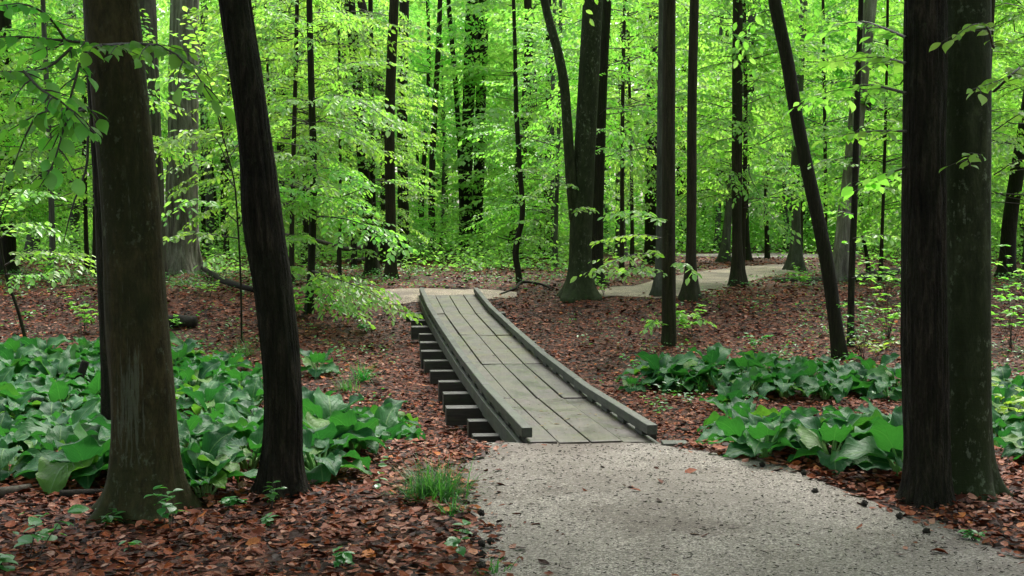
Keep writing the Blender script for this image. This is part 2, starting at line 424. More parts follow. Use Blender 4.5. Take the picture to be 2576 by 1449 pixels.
def wood_mat(name, dark, mid, light, moss=(.09, .095, .03), mossf=0., rough=.5, grain=(40, 2.2, 40), spec=.45, specks=True):
    m, nt, out = mat(name); tc = texco(nt); oi = nt.nodes.new('ShaderNodeObjectInfo')
    g = noise_n(nt, mapped(nt, tc, grain), 1.0, 5, .7, .6); f = noise_n(nt, tc, 70, 3); b = noise_n(nt, tc, 2.2, 4)
    c = ramp(nt, g, [(.3, dark), (.5, mid), (.72, light)])
    c = mix(nt, .4, c, ramp(nt, b, [(.3, (.6, .6, .6)), (.7, (1.3, 1.3, 1.3))]), 'MULTIPLY')
    hv = nt.nodes.new('ShaderNodeHueSaturation'); vv = math_n(nt, 'MULTIPLY_ADD', oi.outputs['Random'], .5); nt.nodes[-1].inputs[2].default_value = .75
    nt.links.new(vv, hv.inputs['Value']); nt.links.new(c, hv.inputs['Color']); c = hv.outputs[0]
    if mossf:
        mk = noise_n(nt, tc, 2.6, 5, .65, .5); mk2 = noise_n(nt, tc, 35, 3, .7)
        k = math_n(nt, 'ADD', math_n(nt, 'MULTIPLY', mk, .75), math_n(nt, 'MULTIPLY', mk2, .25))
        c = mix(nt, math_n(nt, 'MULTIPLY', ramp(nt, k, [(.47, (0, 0, 0)), (.60, (1, 1, 1))]), mossf), c, moss)
    if specks:
        s = noise_n(nt, tc, 55, 2, .5); c = mix(nt, ramp(nt, s, [(.70, (0, 0, 0)), (.74, (.75, .75, .75))]), c, (.03, .022, .016))
    h = math_n(nt, 'ADD', g, math_n(nt, 'MULTIPLY', f, .5))
    rr = ramp(nt, b, [(.35, (rough - .12,) * 3), (.65, (rough + .15,) * 3)])
    bsdf(nt, out, c, rr, bump(nt, h, .35, .006), spec); return m
M['deck'] = wood_mat('wet_deck_wood', (.028, .021, .0175), (.053, .040, .033), (.083, .064, .055), mossf=.35, rough=.46)
M['deck_moss'] = wood_mat('mossy_deck_wood', (.028, .0215, .0165), (.053, .042, .033), (.083, .066, .053), moss=(.085, .078, .02), mossf=.8, rough=.5)
M['rail'] = wood_mat('greenish_rail_wood', (.021, .022, .016), (.039, .040, .031), (.063, .064, .051), moss=(.035, .055, .022), mossf=.45, rough=.6, specks=False)
M['sleeper'] = wood_mat('dark_sleeper_wood', (.010, .0085, .006), (.020, .017, .013), (.038, .035, .028), moss=(.032, .045, .02), mossf=.4, rough=.6, grain=(3, 40, 40), specks=False)

# ------------------------------------------------------------------ world, sun, camera
W = bpy.data.worlds.new('World'); SC.world = W; W.use_nodes = True; nt = W.node_tree; nt.nodes.clear()
SUN_EL, SUN_AZ = math.radians(58), math.radians(18)
sky = nt.nodes.new('ShaderNodeTexSky'); sky.sky_type = 'NISHITA'; sky.sun_disc = False; sky.sun_elevation = SUN_EL; sky.sun_rotation = SUN_AZ
sky.dust_density = 4; sky.ozone_density = 1
hs = nt.nodes.new('ShaderNodeHueSaturation'); hs.inputs['Saturation'].default_value = .45
bg = nt.nodes.new('ShaderNodeBackground'); bg.inputs['Strength'].default_value = .15; wo = nt.nodes.new('ShaderNodeOutputWorld')
nt.links.new(sky.outputs[0], hs.inputs['Color']); nt.links.new(hs.outputs[0], bg.inputs[0]); nt.links.new(bg.outputs[0], wo.inputs[0])
sl = bpy.data.lights.new('sun', 'SUN'); sl.energy = 1.5; sl.angle = math.radians(25); sl.color = (1, .96, .9)
so = link('sun', sl); S = Vector((math.sin(SUN_AZ) * math.cos(SUN_EL), math.cos(SUN_AZ) * math.cos(SUN_EL), math.sin(SUN_EL)))
so.rotation_euler = S.to_track_quat('Z', 'Y').to_euler(); so.location = (0, 0, 40)
cd = bpy.data.cameras.new('camera'); cam = link('camera', cd); cam.location = (0, 0, CAMZ); cam.rotation_euler = (PI / 2 - PITCH, 0, 0)
cd.sensor_width = 36; cd.lens = FPX / 2576 * 36; cd.clip_end = 500; cd.clip_start = .05; SC.camera = cam
SC.view_settings.view_transform = 'Standard'; SC.view_settings.look = 'None'; SC.view_settings.exposure = EXPO = 1.65; SC.view_settings.gamma = 1
cy = SC.cycles; cy.max_bounces = 10; cy.diffuse_bounces = 6; cy.transmission_bounces = 8; cy.glossy_bounces = 2; cy.transparent_max_bounces = 4
cy.caustics_reflective = False; cy.caustics_refractive = False; cy.use_denoising = True
cy.sample_clamp_indirect = 6

# ------------------------------------------------------------------ ground and paths
def grid_mesh(name, xs, ys, m):
    X, Y = np.meshgrid(xs, ys); V = np.stack([X, Y, H(X, Y)], -1).reshape(-1, 3); nx, ny = len(xs), len(ys)
    i = np.arange(nx * ny).reshape(ny, nx); F = np.stack([i[:-1, :-1], i[:-1, 1:], i[1:, 1:], i[1:, :-1]], -1).reshape(-1, 4)
    mb = MB(); mb.add(V, [F]); return mb.mesh(name, [m], True)
xs = np.r_[np.linspace(-90, -16, 30)[:-1], np.linspace(-16, 16, 150), np.linspace(16, 90, 30)[1:]]
ys = np.r_[np.linspace(-12, 4, 20)[:-1], np.linspace(4, 36, 200), np.linspace(36, 170, 60)[1:]]
tag(link('forest_floor', grid_mesh('forest_floor', xs, ys, M['ground'])), 'woodland floor under fallen leaves', None, None, 'structure')

def strip(name, le, re, m, na=90, nb=40, lift=.022, wob=.16, seed=1, floor=None):
    L = spline(np.array(le), na)[:, :2]; R = spline(np.array(re), na)[:, :2]; V = []
    for i in range(na):
        for j in range(nb):
            t = j / (nb - 1); p = L[i] * (1 - t) + R[i] * t
            if j in (0, nb - 1):
                d = norm(R[i] - L[i]) * (1 if j else -1)
                p = p + d * (noise.noise(Vector((p[0] * 2.2, p[1] * 2.2, seed))) * wob + noise.noise(Vector((p[0] * 9, p[1] * 9, seed))) * wob * .5)
            e = min(t, 1 - t) * 2
            hz = float(H(p[0], p[1]))
            if floor is not None and p[1] > 8.3 and 0 < j < nb - 1: hz = max(hz, floor + .01 * noise.noise(Vector((p[0] * 7, p[1] * 7, 2))))
            V.append([p[0], p[1], hz + lift * min(1, .25 + e * 4) + (.006 * noise.noise(Vector((p[0] * 3, p[1] * 3, 5))))])
    i = np.arange(na * nb).reshape(na, nb); F = np.stack([i[:-1, :-1], i[:-1, 1:], i[1:, 1:], i[1:, :-1]], -1).reshape(-1, 4)
    if True:
        mb = MB(); mb.add(V, [F]); me = mb.mesh(name, [m], True)
    return me
def gp(l): return [G(x, y)[:2] for x, y in l]
nl = [np.array([.594 - .9, 8.985])] + gp([(1212, 1127), (1158, 1185), (1172, 1270), (1222, 1380), (1240, 1440)]); nl = nl + [np.array([-.02, 4.2]), np.array([.1, 1.5]), np.array([-.3, -4])]
nr = [np.array([.594 + .72, 8.985])] + gp([(1716, 1126), (1838, 1147), (2000, 1184), (2128, 1232), (2315, 1305), (2540, 1385)]); nr = nr + [np.array([2.6, 4.2]), np.array([2.3, 1.5]), np.array([2.1, -4])]
pth = link('gravel_path', strip('gravel_path', nl, nr, M['gravel'], 150, 70, floor=-.032)); tag(pth, 'grey crushed stone path in front of the boardwalk', None, None, 'structure')
fl = gp([(960, 731), (1060, 728), (1180, 729), (1300, 737)]); fr = gp([(940, 764), (1060, 764), (1180, 756), (1300, 750)])
tag(link('gravel_path', strip('gravel_path_b', fl, fr, M['gravel_tan'], 40, 14, .03, .2)), 'gravel path crossing behind the far end of the boardwalk', None, None, 'structure')
fl2 = gp([(1470, 738), (1530, 726), (1640, 707), (1720, 690), (1800, 679), (1900, 669), (2010, 665)]); fr2 = gp([(1490, 752), (1570, 748), (1680, 749), (1760, 740), (1840, 716), (1930, 697), (2010, 684)])
tag(link('gravel_path', strip('gravel_path_c', fl2, fr2, M['gravel_tan'], 70, 16, .03, .25)), 'pale gravel path curving away among the trees', None, None, 'structure')
fl3 = gp([(1690, 641), (1800, 640), (2000, 640), (2160, 640)]); fr3 = gp([(1690, 645), (1800, 647), (2000, 649), (2160, 644)])
tag(link('gravel_path', strip('gravel_path_d', fl3, fr3, M['gravel'], 50, 10, .05, .3)), 'far stretch of gravel path crossing behind the trunks', None, None, 'structure')

def inside(poly, X, Y):
    poly = np.asarray([p[:2] for p in poly]); c = np.zeros(X.shape, bool); j = len(poly) - 1
    for i in range(len(poly)):
        xi, yi = poly[i]; xj, yj = poly[j]
        c ^= ((yi > Y) != (yj > Y)) & (X < (xj - xi) * (Y - yi) / (yj - yi + 1e-12) + xi); j = i
    return c
EDGE = [np.concatenate([spline(np.array([q[:2] for q in a]), 120) for a in ab]) for ab in ((nl, nr), (fl, fr), (fl2, fr2), (fl3, fr3))]
POLY = [nl + nr[::-1], fl + fr[::-1], fl2 + fr2[::-1], fl3 + fr3[::-1]]

# ------------------------------------------------------------------ boardwalk
BY = np.array([8.96, 11.40, 13.84, 16.28, 18.72, 21.16]); BX = np.array([.594, .246, -.108, -.467, -.812, -1.124]); BZ = np.array([0, -.045, -.015, .07, .16, .30])
HW = .49; SK = math.tan(math.radians(4))
def deck(Y, lat, up=0):
    """point on the boardwalk: Y along, lat across, up above the deck top"""
    return np.array([np.interp(Y, BY, BX) + lat, Y + lat * SK, np.interp(Y, BY, BZ) + up])
def hexa(mb, c8, mat=0, bev=0):
    mb.add(c8, [np.array([[0, 1, 2, 3], [7, 6, 5, 4], [0, 4, 5, 1], [1, 5, 6, 2], [2, 6, 7, 3], [3, 7, 4, 0]])], mat)
def beam(name, Ya, Yb, la, lb, ua, ub, m, parent, jitter=0, bev=.006):
    mb = MB(); r = random.Random(int(Ya * 1000 + la * 7777))
    j = lambda: r.uniform(-jitter, jitter)
    c = [deck(Y, l, u + 0) for (Y, l, u) in ((Ya, la, ua), (Ya, lb, ua), (Yb, lb, ua), (Yb, la, ua), (Ya, la, ub), (Ya, lb, ub), (Yb, lb, ub), (Yb, la, ub))]
    dz = [j() for _ in range(4)]
    c = [p + np.array([0, 0, dz[i % 4]]) for i, p in enumerate(c)]
    hexa(mb, np.array(c)); me = mb.mesh(name, [m]); o = link(name, me, parent)
    b = o.modifiers.new('b', 'BEVEL'); b.width = bev; b.segments = 2; b.limit_method = 'NONE'
    return o
bw = thing('boardwalk', 'low wooden boardwalk of long planks with curb rails crossing the leaf covered hollow', 'boardwalk', (0, 0, 0))
pw = 2 * HW / 4; rjj = random.Random(5)
for k in range(5):
    for i in range(4):
        g = .0068
        beam('deck_plank', BY[k] + (.006 if k else -.0), BY[k + 1] - rjj.uniform(.028, .042), -HW + i * pw + g, -HW + (i + 1) * pw - g, -.045, rjj.uniform(-.004, .006), M['deck_moss'] if k in (2, 3, 4) else M['deck'], bw, .006, .005)
for s in (-1, 1):
    for k in range(5):
        la, lb = (-HW - .045, -HW - .004) if s < 0 else (HW + .004, HW + .045)
        beam('side_board', BY[k] - .03 * (k == 0), BY[k + 1] - .006, la, lb, -.135 if k else -.15, -.012, M['rail'], bw, .002, .004)
RJ = {-1: [8.93, 11.55, 13.1, 15.35, 17.2, 19.35, 21.3], 1: [8.98, 11.9, 14.3, 16.6, 19.0, 21.25]}
for s in (-1, 1):
    J = RJ[s]
    for a, b in zip(J[:-1], J[1:]):
        la, lb = (-HW - .03, -HW + .05) if s < 0 else (HW - .05, HW + .03)
        mbs = []
        # long rails follow the sag of the deck: two pieces joined in one mesh
        mid = [y for y in BY if a + .05 < y < b - .05]; st = [a] + mid + [b - .014]
        mb = MB(); rows = []
        for y in st:
            rows.append([deck(y, la, .043), deck(y, lb, .043), deck(y, lb, .121), deck(y, la, .121)])
        V = np.array(rows).reshape(-1, 3); F = []
        for q in range(len(st) - 1):
            o4 = q * 4
            F += [[o4 + e, o4 + (e + 1) % 4, o4 + 4 + (e + 1) % 4, o4 + 4 + e] for e in range(4)]
        F += [[3, 2, 1, 0], [len(V) - 4, len(V) - 3, len(V) - 2, len(V) - 1]]
        mb.add(V, [np.array(F)]); o = link('curb_rail', mb.mesh('curb_rail', [M['rail']]), bw); bv = o.modifiers.new('b', 'BEVEL'); bv.width = .007; bv.segments = 2
    y = J[0] + .22
    while y < J[-1] - .1:
        la, lb = (-HW - .02, -HW + .035) if s < 0 else (HW - .035, HW + .02)
        beam('spacer_block', y, y + .22, la, lb, .002, .0425, M['rail'], bw, 0, .003); y += .62
rs = random.Random(3)
for k in range(14):
    Y = 10.12 + .805 * k + rs.uniform(-.06, .06)
    t = rs.uniform(.15, .25); a = rs.uniform(.22, .36); b = rs.uniform(.26, .36)
    beam('crossbeam', Y, Y + .14, -HW - a, HW + b, -.138 - t, -.138 - .002 * (k % 2), M['sleeper'], bw, .004, .006)
# two boards lying in the gravel at the near end
beam('sill_board', 8.80, 8.95, -HW - .36, -HW - .05, -.11, .008, M['rail'], bw, .003, .005)
beam('sill_board', 8.80, 8.95, HW + .05, HW + .24, -.11, .008, M['rail'], bw, .003, .005)

# ------------------------------------------------------------------ leaf litter
def litter_field(seed, n, ymin, ymax, smin, smax, pad=1.6):
    rng = np.random.default_rng(seed)
    Y = np.sqrt(rng.uniform(ymin**2, ymax**2, n)); X = rng.uniform(-1, 1, n) * (.43 * Y * pad + 1.5)
    keep = np.ones(n, bool)
    for i, p in enumerate(POLY):
        ins = inside(p, X, Y)
        E = EDGE[i]; dd = np.full(n, 9.)
        if ins.any(): dd[ins] = np.sqrt(((X[ins][:, None] - E[None, :, 0])**2 + (Y[ins][:, None] - E[None, :, 1])**2).min(1))
        keep &= ~(ins & (rng.uniform(0, 1, n) > (.006 + .75 * np.exp(-dd / .08) if i == 0 else .01 + .25 * np.exp(-dd / .15))))
    lat = X - np.interp(Y, BY, BX)
    on = (np.abs(lat) < HW + .07) & (Y > 8.9) & (Y < 21.2)
    keep &= ~on
    dens = .5 + .5 * np.sin(X * 1.7 + np.sin(Y * 1.3) * 2) * np.sin(Y * 1.9 + 1); keep &= rng.uniform(0, 1, n) < .62 + .38 * dens
    X, Y = X[keep], Y[keep]; n = len(X)
    s = rng.uniform(smin, smax, n) * np.where(rng.uniform(0, 1, n) < .35, .5, 1) * np.where(rng.uniform(0, 1, n) < .06, 1.5, 1)
    az = rng.uniform(0, 2 * PI, n); d = np.stack([np.cos(az), np.sin(az), rng.normal(0, .22, n)], 1)
    nn = np.array([[0, 0, 1.]]) + rng.normal(0, .30, (n, 3)) * np.array([[1, 1, 0]])
    c1 = rng.uniform(-.2, .55, n); c2 = rng.uniform(-.3, 1.3, n); wf = rng.uniform(.75, 1.25, n)
    u = np.array([0, .33, .33, .33, .68, .68, .68, 1.]); v = np.array([0, .27, 0, -.27, .24, 0, -.24, 0])
    d = norm(d); b = norm(np.cross(nn, d)); nn = np.cross(d, b)
    w = c1[:, None] * (u - .5)**2 + c2[:, None] * v**2 * 1.6 + rng.normal(0, .015, (n, 8))
    vv = v[None] * wf[:, None] + rng.normal(0, .025, (n, 8)) * (v != 0); uu = u[None] - .5 + rng.normal(0, .03, (n, 8))
    pos = np.stack([X, Y, H(X, Y) + .006 + rng.uniform(0, .028, n)], 1)
    V = pos[:, None] + s[:, None, None] * (uu[..., None] * d[:, None] + vv[..., None] * b[:, None] + w[..., None] * nn[:, None])
    off = (np.arange(n) * 8)[:, None, None]
    q = np.array([[1, 2, 5, 4], [2, 3, 6, 5]]); t = np.array([[0, 2, 1], [0, 3, 2], [4, 5, 7], [5, 6, 7]])
    return V.reshape(-1, 3), [(q[None] + off).reshape(-1, 4), (t[None] + off).reshape(-1, 3)]
mb = MB()
for a in ((11, 72000, 3.2, 9, .035, .085), (12, 68000, 9, 14, .035, .08), (13, 78000, 14, 22, .042, .085), (14, 54000, 22, 42, .07, .13)):
    mb.add(*litter_field(*a))
tag(link('leaf_litter', mb.mesh('leaf_litter', [M['litter']])), 'wet red brown fallen leaves covering the woodland floor', None, None, 'stuff')

# bits of twig and bark on the near path
rng = np.random.default_rng(21); n = 10000
Y = rng.uniform(3.8, 9.0, n); X = rng.uniform(-1.6, 4.6, n); k = inside(POLY[0], X, Y); X, Y = X[k], Y[k]; n = len(X)
az = rng.uniform(0, 6.28, n); ln = rng.uniform(.006, .024, n) * np.where(rng.uniform(0, 1, n) < .04, 2.4, 1); d = np.stack([np.cos(az), np.sin(az), np.zeros(n)], 1) * ln[:, None]
p = np.stack([X, Y, H(X, Y) + .0285], 1)
mb = MB(); r = rng.uniform(.0012, .003, n); mb.add(*segs_geo(p, p + d, r, r * .7, 3))
tag(link('path_debris', mb.mesh('path_debris', [M['wood_black']])), 'small dark twigs and bark bits scattered on the gravel', None, None, 'stuff')

# ------------------------------------------------------------------ trunks
def trunk_mesh(name, P, R, m, sides=16, flare=.5, lobes=5, rough=.03, seed=0, flare_h=.22, fz=6., ridge=0.):
    """P: (n,3) centre line relative to the base, R radii"""
    n = len(P); V = []; ph = seed * 1.7
    for i in range(n):
        z = P[i][2]; fl = math.exp(-max(z, 0) / flare_h) if flare else 0
        for j in range(sides):
            a = 2 * PI * j / sides
            lob = (.5 + .5 * math.cos(lobes * a + ph + .6 * math.sin(2 * a + ph)))
            r = R[i] * (1 + flare * fl * (.35 + lob * 1.1))
            if rough:
                q = Vector((math.cos(a) * 2.0 + seed, math.sin(a) * 2.0, z * 1.2 / max(R[0] * 5, .3)))
                q2 = Vector((math.cos(a) * fz + seed, math.sin(a) * fz, z * 1.6))
                r *= 1 + rough * (1.6 * noise.noise(q) + noise.noise(q2))
                if ridge: r *= 1 + ridge * (1 - 2 * abs(noise.noise(Vector((math.cos(a) * 7 + seed, math.sin(a) * 7, z * 2.2)))) * 2.0)
            V.append([P[i][0] + r * math.cos(a), P[i][1] + r * math.sin(a), z])
    idx = np.arange(n * sides).reshape(n, sides); nx = np.roll(idx, -1, 1)
    F = np.stack([idx[:-1], nx[:-1], nx[1:], idx[1:]], -1).reshape(-1, 4)
    mb = MB(); mb.add(V, [F]); return mb.mesh(name, [m], True)

def px_line(pts, Y):
    """[(x, y, w)] from the base up, at depth Y -> world points and radii"""
    P = np.array([at(x, y, Y) for x, y, w in pts]); R = np.array([w * Y / FPX / 2 for x, y, w in pts]); return P, R

LAND = []
def tree(name, pts, label, m='dark', Y=None, sides=14, rings=34, flare=.5, top=12., crown=None, rough=.03, group=None, flare_h=.22, lobes=5, fz=6., seed=None, cat='tree', base=None, ridge=0.):
    b = G(*(base or pts[0][:2])) if Y is None else np.array([at(pts[0][0], pts[0][1], Y)[0], Y, 0])
    b[2] = float(H(b[0], b[1])); Y = b[1]
    P, R = px_line(pts, Y)
    P = P - b; P[0][2] = -.06; P[0][0] = P[0][0]
    d = P[-1] - P[-2]; d = d / max(d[2], .2)
    if P[-1][2] < top:
        e = top - P[-1][2]; k = 3
        for i in range(1, k + 1):
            f = i / k; P = np.vstack([P, P[-1 - (i - 1)] * 0 + P[len(pts) - 1] + d * e * f * np.array([.7, .7, 1])]); R = np.r_[R, R[len(pts) - 1] * (1 - .6 * f)]
    C = spline(np.c_[P, R], rings); 
    # more rings near the base
    zb = np.linspace(0, 1, rings)**1.5; ti = np.linspace(0, 1, len(C)); C = np.stack([np.interp(zb, ti, C[:, k]) for k in range(4)], 1)
    sd = seed if seed is not None else len(LAND) + 1
    o = thing(name, label, cat, b, 0, group)
    link('trunk', trunk_mesh('trunk', C[:, :3], np.maximum(C[:, 3], .004), M[m], sides, flare, lobes, rough, sd, flare_h, fz, ridge), o)
    o['_c'] = 0; del o['_c']
    LAND.append((pts[len(pts) // 2][0], o, label)); o_data[o.name] = (b, C)
    return o
o_data = {}

# ------------------------------------------------------------------ crowns (shared meshes)
RNG = np.random.default_rng(5)
PR_U = protos(RNG, 8, (1.0, 1.9), .108, .052, .13)
PR_C = protos(RNG, 6, (1.4, 2.4), .205, .10, .22)
PR_H = protos(RNG, 5, (1.8, 2.8), .17, .12, .30)

def crown_mesh(name, rng, n, z0, z1, rad, pr, tmpl, leafm, layers=None, low_wide=True, bark_m='twig', inner=.15, twigs=True):
    mb = MB()
    S0, S1, R0, R1 = [], [], [], []
    for i in range(n):
        t = rng.uniform(0, 1)
        if layers: t = (math.floor(t * layers) + rng.uniform(.3, .7)) / layers
        z = z0 + (z1 - z0) * t; sp = pr[rng.integers(len(pr))]
        prof = (1 - .65 * t) if low_wide else math.sin(PI * (.12 + .8 * t))
        rmax = max(.1, rad * prof * rng.uniform(.5, 1.1) - sp['L'] * .55); az = rng.uniform(0, 2 * PI)
        rb = max(inner, rng.uniform(.15, 1) * rmax)
        p0 = np.array([0, 0, z]); p1 = np.array([math.cos(az) * rb, math.sin(az) * rb, z + rb * rng.uniform(.0, .35)])
        S0.append(p0); S1.append(p1); R0.append(.006 + .006 * rb); R1.append(.007)
        R = rotz_pitch(az + rng.normal(0, .5), rng.normal(.0, .22), rng.normal(0, .2))
        put_spray(mb, sp, tmpl, R, p1, 0, 1, twigs)
    mb.add(*segs_geo(np.array(S0), np.array(S1), np.array(R0), np.array(R1), 4), mat=1)
    return mb.mesh(name, [M[leafm], M[bark_m]])
CR_U = [crown_mesh('crown', np.random.default_rng(100 + i), 76, .6, 6.6, 2.4, PR_U, LEAF6, 'leaf', 13) for i in range(5)]        # low understorey beech
CR_M = [crown_mesh('crown', np.random.default_rng(200 + i), 54, 1.9, 7.6, 2.6, PR_U, LEAF6, 'leaf', 13) for i in range(4)]      # sprays up a taller trunk
CR_F = [crown_mesh('crown', np.random.default_rng(300 + i), 145, .3, 12.5, 3.1, PR_C, LEAF4, 'leaf_far', 16, twigs=False) for i in range(6)]      # far trees
CR_N = [crown_mesh('crown', np.random.default_rng(500 + i), 170, 0, 5.5, 4.6, PR_H, LEAF6, 'leaf', 9, low_wide=False, inner=.6, twigs=False) for i in range(2)]   # dense high crowns over the near trunks
CR_H = [crown_mesh('crown', np.random.default_rng(400 + i), 34, 0, 7, 4.2, PR_H, LEAF6, 'leaf', 9, low_wide=False, inner=.6, twigs=False) for i in range(3)]     # high crowns above the frame
CR_G = [crown_mesh('crown', np.random.default_rng(600 + i), 75, 4.2, 12.5, 3.1, PR_C, LEAF4, 'leaf_far', 12, twigs=False) for i in range(3)]      # far trees with a bare lower trunk
nrand = random.Random(11)
def add_crown(o, meshes, dz=0., sc=1., rz=None):
    c = link('crown', meshes[nrand.randrange(len(meshes))], o); c.location = (0, 0, dz); c.rotation_euler = (0, 0, nrand.uniform(0, 6.28) if rz is None else rz)
    c.scale = (sc, sc, sc); return c
def high_crown(o, z, sc=1., ms=None):
    b, C = o_data[o.name]; x = float(np.interp(z, C[:, 2], C[:, 0])); y = float(np.interp(z, C[:, 2], C[:, 1]))
    c = add_crown(o, ms or CR_H, z, sc); c.location = (x, y, z); return c

def branch_part(o, paths, seed, leafm='leaf', tmpl=LEAF6, leaf=.085, spacing=.05, tw=.13, wide=.4, name='branch', rad=None, start=.1, droop=.35, tilt=.45):
    """paths: list of [(x, y, Y)] px/depth polylines from the trunk outwards; one leafy branch mesh per path"""
    rng = np.random.default_rng(seed); b = np.array(o.location)
    for path in paths:
        P = spline(np.array([at(x, y, Y) for x, y, Y in path]), 9) - b
        sp = make_spray(rng, P, leaf, spacing, tw, wide, start, tilt, droop)
        mb = MB(); mb.add(*segs_geo(sp['a'], sp['b'], sp['r0'] * (rad or 1), sp['r1'] * (rad or 1), 5), mat=0)
        mb_l = MB(); mb_l.add(*leaves_geo(tmpl, sp['p'], sp['d'], sp['n'], sp['s']))
        br = link(name, mb.mesh(name, [M['twig']], True), o)
        link('leaves', mb_l.mesh('leaves', [M[leafm]], tmpl is LEAFN), br)

def tube_obj(name, pts, R, m, parent=None, sides=8, rough=.08, seed=1, caps=True):
    C = spline(np.c_[np.array(pts), np.array(R)], max(10, 6 * len(pts))); n = len(C); V = []
    P = C[:, :3]; T = norm(np.gradient(P, axis=0)); ref = np.array([0, 0, 1.]) if abs(T[0][2]) < .8 else np.array([0, 1., 0])
    for i in range(n):
        a_ = norm(np.cross(T[i], ref)); b_ = np.cross(a_, T[i])
        for j in range(sides):
            a = 2 * PI * j / sides; r = max(C[i, 3], .001) * (1 + rough * 2 * noise.noise(Vector((P[i][0] * 6 + math.cos(a), P[i][1] * 6 + math.sin(a), P[i][2] * 6 + seed))))
            V.append(P[i] + r * (a_ * math.cos(a) + b_ * math.sin(a)))
    idx = np.arange(n * sides).reshape(n, sides); nx = np.roll(idx, -1, 1)
    F = [np.stack([idx[:-1], nx[:-1], nx[1:], idx[1:]], -1).reshape(-1, 4)]
    mb = MB(); mb.add(V, F + ([idx[0][::-1][None], idx[-1][None]] if caps else [])); return link(name, mb.mesh(name, [M[m]], True), parent)

# ------------------------------------------------------------------ the four near trunks
big = tree('beech_tree', [(362, 1290, 172), (362, 1200, 172), (362, 1050, 160), (344, 800, 152), (328, 520, 143), (302, 250, 137), (279, 0, 134)], 'big smooth beech with pale lichen streaks, its flared roots in the leaves',
           'beech_near', sides=96, rings=150, flare=.62, top=13, rough=.024, flare_h=.12, lobes=5, seed=3)
high_crown(big, 5.2, 1., CR_N)
twin = tree('oak_tree', [(290, 1075, 66), (285, 900, 62), (275, 700, 58), (266, 500, 56), (252, 300, 54), (236, 0, 52)], 'narrow black trunk close behind the big lichen streaked beech', 'rough_dark', Y=8.6, sides=24, rings=50, flare=.3, seed=4)
high_crown(twin, 6.6, .7)
curv = tree('oak_tree', [(710, 1243, 122), (710, 1180, 106), (713, 1040, 97), (703, 860, 94), (684, 700, 98), (662, 560, 99), (646, 400, 86), (620, 200, 80), (590, 0, 78)], 'black curved trunk leaning over the cabbage leaves with a scar near its foot',
            'rough_dark', sides=120, rings=170, flare=.35, top=13, rough=.035, seed=5, fz=9, flare_h=.1, ridge=.028)
high_crown(curv, 5.2, 1., CR_N)
rdark = tree('oak_tree', [(2332, 1262, 118), (2332, 1150, 112), (2326, 900, 110), (2324, 600, 106), (2326, 300, 102), (2328, 0, 100)], 'dark furrowed trunk standing at the edge of the near gravel path',
             'rough_dark', sides=120, rings=170, flare=.3, top=13, rough=.035, seed=6, fz=9, flare_h=.1, ridge=.03)
high_crown(rdark, 5.2, 1., CR_N)
rbeech = tree('beech_tree', [(2434, 1238, 132), (2434, 1120, 118), (2434, 900, 112), (2434, 600, 110), (2434, 300, 112), (2434, 0, 112)], 'mossy smooth beech touching the dark furrowed trunk beside the path',
              'beech_right', sides=60, rings=110, flare=.45, top=13, rough=.018, seed=8, flare_h=.12)
high_crown(rbeech, 5.2, 1., CR_N)
# scar on the curved trunk
# overhanging leafy branches of the big beech
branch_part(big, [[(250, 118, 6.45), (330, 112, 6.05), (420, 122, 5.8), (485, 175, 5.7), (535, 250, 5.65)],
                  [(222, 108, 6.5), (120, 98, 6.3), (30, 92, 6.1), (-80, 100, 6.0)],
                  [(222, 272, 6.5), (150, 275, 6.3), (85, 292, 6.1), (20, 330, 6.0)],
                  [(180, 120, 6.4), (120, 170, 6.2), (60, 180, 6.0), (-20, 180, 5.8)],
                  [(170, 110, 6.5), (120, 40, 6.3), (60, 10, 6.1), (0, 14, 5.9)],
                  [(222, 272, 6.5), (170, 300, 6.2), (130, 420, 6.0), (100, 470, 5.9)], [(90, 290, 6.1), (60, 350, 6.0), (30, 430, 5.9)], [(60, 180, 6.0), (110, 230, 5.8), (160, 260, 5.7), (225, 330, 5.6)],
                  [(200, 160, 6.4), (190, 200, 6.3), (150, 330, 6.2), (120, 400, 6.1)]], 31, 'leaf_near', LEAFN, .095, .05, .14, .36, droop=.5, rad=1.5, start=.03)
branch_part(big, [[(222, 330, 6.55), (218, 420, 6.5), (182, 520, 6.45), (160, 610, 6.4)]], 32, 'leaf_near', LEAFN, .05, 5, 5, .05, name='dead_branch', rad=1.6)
# branches of the right pair
branch_part(rdark, [[(2280, 235, 7.0), (2200, 215, 7.3), (2120, 225, 7.8), (2040, 262, 8.3)],
                    [(2280, 330, 7.0), (2190, 330, 7.4), (2100, 345, 7.9)],
                    [(2280, 95, 7.0), (2220, 70, 7.4), (2150, 55, 8.0), (2080, 75, 8.4)],
                    [(2280, 420, 7.0), (2230, 440, 7.4), (2180, 470, 7.9)],
                    [(2280, 160, 7.0), (2200, 140, 7.5), (2110, 140, 8.2)]], 41, 'leaf', LEAFN, .085, .052, .13, .38, droop=.3)
branch_part(rbeech, [[(2500, 120, 6.9), (2470, 60, 6.4), (2430, 70, 6.2), (2395, 100, 6.1)],
                     [(2500, 230, 6.9), (2560, 175, 6.6), (2520, 200, 6.2), (2445, 225, 6.0)],
                     [(2500, 440, 6.9), (2580, 400, 6.7), (2650, 420, 6.6)],
                     [(2500, 330, 6.9), (2560, 290, 6.7), (2640, 250, 6.6)],
                     [(2440, 420, 7.0), (2450, 385, 6.5), (2470, 390, 6.4)]], 42, 'leaf', LEAFN, .082, .06, .22, .28, droop=.4)

